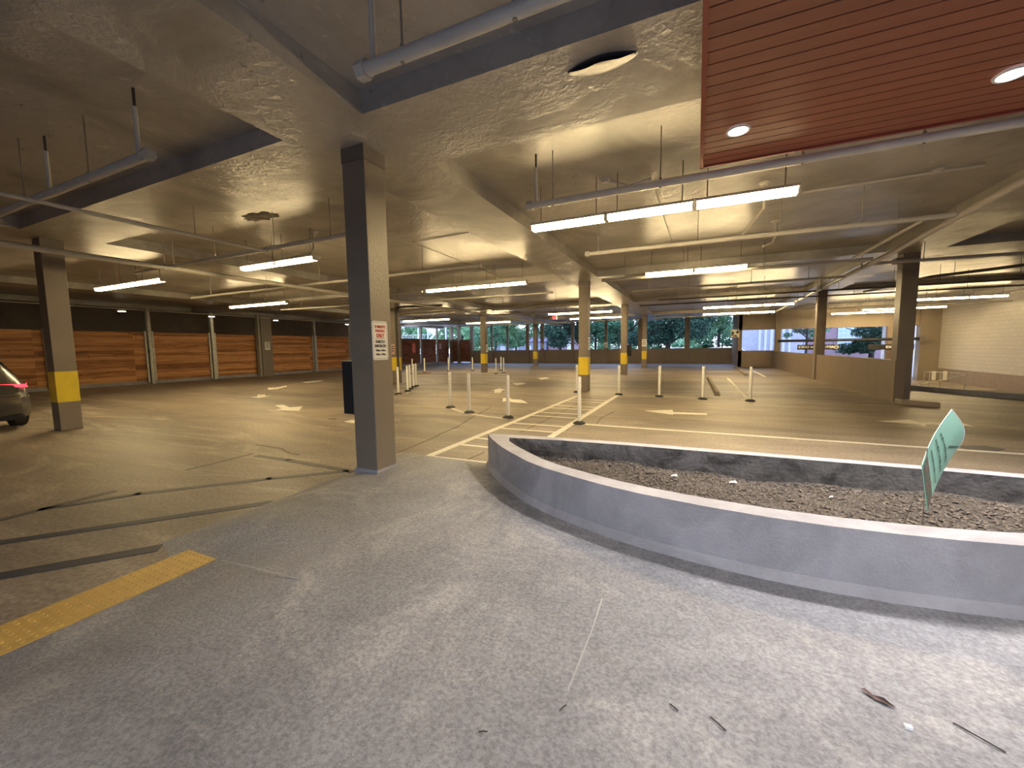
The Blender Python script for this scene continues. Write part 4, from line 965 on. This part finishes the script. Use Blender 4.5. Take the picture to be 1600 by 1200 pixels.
tree('dark tree seen between the two large banded columns', at_far(925, 52), 54, 8, 4.2, M_LEAFM, 13000, .2, 2.2, 4, .22)
tree('light green tree beyond the opening left of the farthest banded column', at_far(808, 50), 50, 8, 4.0, M_LEAFL, 13000, .16, 1.9, 5, .22, lean=-1)
tree('slim dark leaning tree beside the thin post', at_far(772, 46), 46, 8, 2.6, M_LEAFM, 4000, .14, 2.2, 6, .16, lean=1)
tree('light tree behind the fence corner pillars', at_far(722, 56), 56, 9, 4.6, M_LEAFL, 13000, .2, 1.6, 7, .24)
tree('pale tree behind the outdoor staircase', at_far(650, 60), 60, 9, 5, M_LEAFL, 13000, .2, 1.8, 8, .24)
tree('dark conifer seen through the last right opening', 16.7, 38.5, 7, 2.3, M_LEAFD, 11000, .2, .9, 9, .15)
tree('small tree seen through the middle right opening', 14.6, 50, 7, 2.3, M_LEAFM, 3500, .14, 2.3, 10, .15)
tree('thin tree at the right end of the far openings', at_far(1122, 62), 62, 10, 4.5, M_LEAFL, 11000, .2, 2.6, 12, .24)
tree('mid green tree filling the gap left of the big dark tree', at_far(985, 60), 60, 9, 4.8, M_LEAFM, 12000, .2, 2.0, 21, .26)
tree('pale tree filling the gap by the fence corner', at_far(752, 66), 66, 10, 5.2, M_LEAFL, 12000, .2, 1.8, 22, .28)
for i_, (px, w_) in enumerate(((762, 'far left of the row'), (862, 'left of the exit sign column'), (935, 'right of the crosswalk column'), (1003, 'behind the small banded column'), (1075, 'behind the big dark tree'), (1128, 'at the right end of the far openings'))):
    tree('hazy distant tree across the street, ' + w_, at_far(px, 100), 100, 8, 5.5, M_LEAFM if i_ % 2 else M_LEAFL, 6000, .2, -.6, 40+i_, .4)
# brick building to the right
bb = thing('brick_building', 'brick building with tall pale windows across the street at right', 'building', (0, 0, OG))
MB().box(11.5, 60, 58, 70, 0, 11).build('wall', M_BRICK, bb)
M_FRAME = plain('pale_window_frame', (.75, .76, .80), .5)
for x in (20.3, 22.0, 25.0, 28.5):
    for z in (1.1, 5.6):
        fm = MB().box(x-.9, x+.9, 57.9, 58, z, z+3)
        fo_ = fm.build('window', M_GLASS, bb); q = MB()
        for k in range(5): q.box(x-.93+k*.45, x-.87+k*.45, 57.86, 57.9, z, z+3)
        for k in range(7): q.box(x-.9, x+.9, 57.86, 57.9, z+k*.5-.03, z+k*.5+.03)
        q.box(x-1.05, x+1.05, 57.7, 57.95, z-.14, z); q.build('glazing_bars', M_FRAME, fo_)
gb = thing('pilastered_building', 'pale pilastered building front seen through the first right opening', 'building', (0, 0, OG))
MB().box(8.3, 15.5, 54.5, 57.5, 0, 9).build('wall', M_PALE, gb)
for k in range(6):
    MB().box(10.6+k*.62, 10.85+k*.62, 54.3, 54.5, 0, 8).build('pilaster', M_FRAME, gb)
lb = thing('grey_house', 'low blue-grey house beyond the trees left of centre', 'building', (0, 0, OG))
xh = at_far(805, 75); MB().box(xh-5, xh+6, 75, 82, 0, 3.2).build('wall', mat('bluegrey_siding', (.30, .33, .42), .7), lb)
MB().add([(xh-5.4, 74.6, 3.2), (xh+6.4, 74.6, 3.2), (xh+6.4, 82.4, 3.2), (xh-5.4, 82.4, 3.2), (xh-3, 78, 5), (xh+4, 78, 5)], [(0, 1, 5, 4), (1, 2, 5), (2, 3, 4, 5), (3, 0, 4), (3, 2, 1, 0)]).build('roof', mat('plum_roof', (.22, .17, .24), .8), lb)
for k in range(3): MB().box(xh-3.5+k*3, xh-2.3+k*3, 74.9, 75.0, 1.0, 2.3).build('window', M_FRAME, lb)
lb2 = thing('brick_house', 'reddish house wall with a white framed doorway left of the crosswalk column', 'building', (0, 0, OG))
xh = at_far(885, 78); MB().box(xh-4, xh+2.5, 78, 84, 0, 4.6).build('wall', M_BRICK, lb2); MB().box(xh+.2, xh+1.0, 77.9, 78, .4, 3.2).build('white_frame', M_FRAME, lb2)
# vehicles outside
for px, y, m_, lab, s_ in ((1115, 52, M_CARW, 'white vehicle parked under the far right trees, left one', 1.0), (1133, 47, M_CARW, 'white vehicle parked under the far right trees, right one', 1.0), (940, 62, M_CARW, 'white car parked across the street left of the banded column', .9), (961, 60, M_CARG, 'dark car parked across the street beside the banded column', 1.0), (1055, 64, M_CARW, 'white car parked behind the big dark tree trunk', 1.0)):
    make_car('parked_car', lab, m_, (at_far(px, y), y, OG), .25, s_, False)
# staircase outside at left
stx, sty = at_far(668, 42), 42.0
sc = thing('outdoor_staircase', 'grey steel outdoor staircase rising above the weathered fence', 'staircase', (stx, sty, 0))
MB().add([(0, 0, 2.3), (0, 0, 2.7), (3.0, 0, 5.4), (3.0, 0, 5.0), (0, .08, 2.3), (0, .08, 2.7), (3, .08, 5.4), (3, .08, 5.0)], [(0, 1, 2, 3), (7, 6, 5, 4), (0, 4, 5, 1), (1, 5, 6, 2), (2, 6, 7, 3), (3, 7, 4, 0)]).build('stringer', M_PALE, sc)
q = MB()
for k in range(11): q.box(.1+k*.27, .36+k*.27, .08, 1.3, 2.42+k*.245, 2.46+k*.245)
q.build('treads', M_COLD, sc)
for off in (.5, .8, 1.1): MB().tube([(0, 0, 2.6+off), (3, 0, 5.3+off)], .03, 6).build('hand_rail', M_PALE, sc)
for x in (-1.6, .0, 2.95, 3.6): MB().box(x, x+.16, 0, .16, OG, 5.6).build('post', M_PALE, sc)
q = MB()
for k in range(16): q.box(-5+k*.3, -4.96+k*.3, 0, .04, 1.8, 3.6)
q.box(-5, -.2, 0, .04, 3.56, 3.62); q.build('railing', M_PALE, sc)
pg = tag(MB().tube([(at_far(967.5, 41), 41, OG), (at_far(967.5, 41), 41, 2.7), (at_far(967.5, 41)-.1, 41, 3.2)], .07, 8).build('lamp_post', M_BLACK), 'black street post partly behind the second large banded column', 'post')
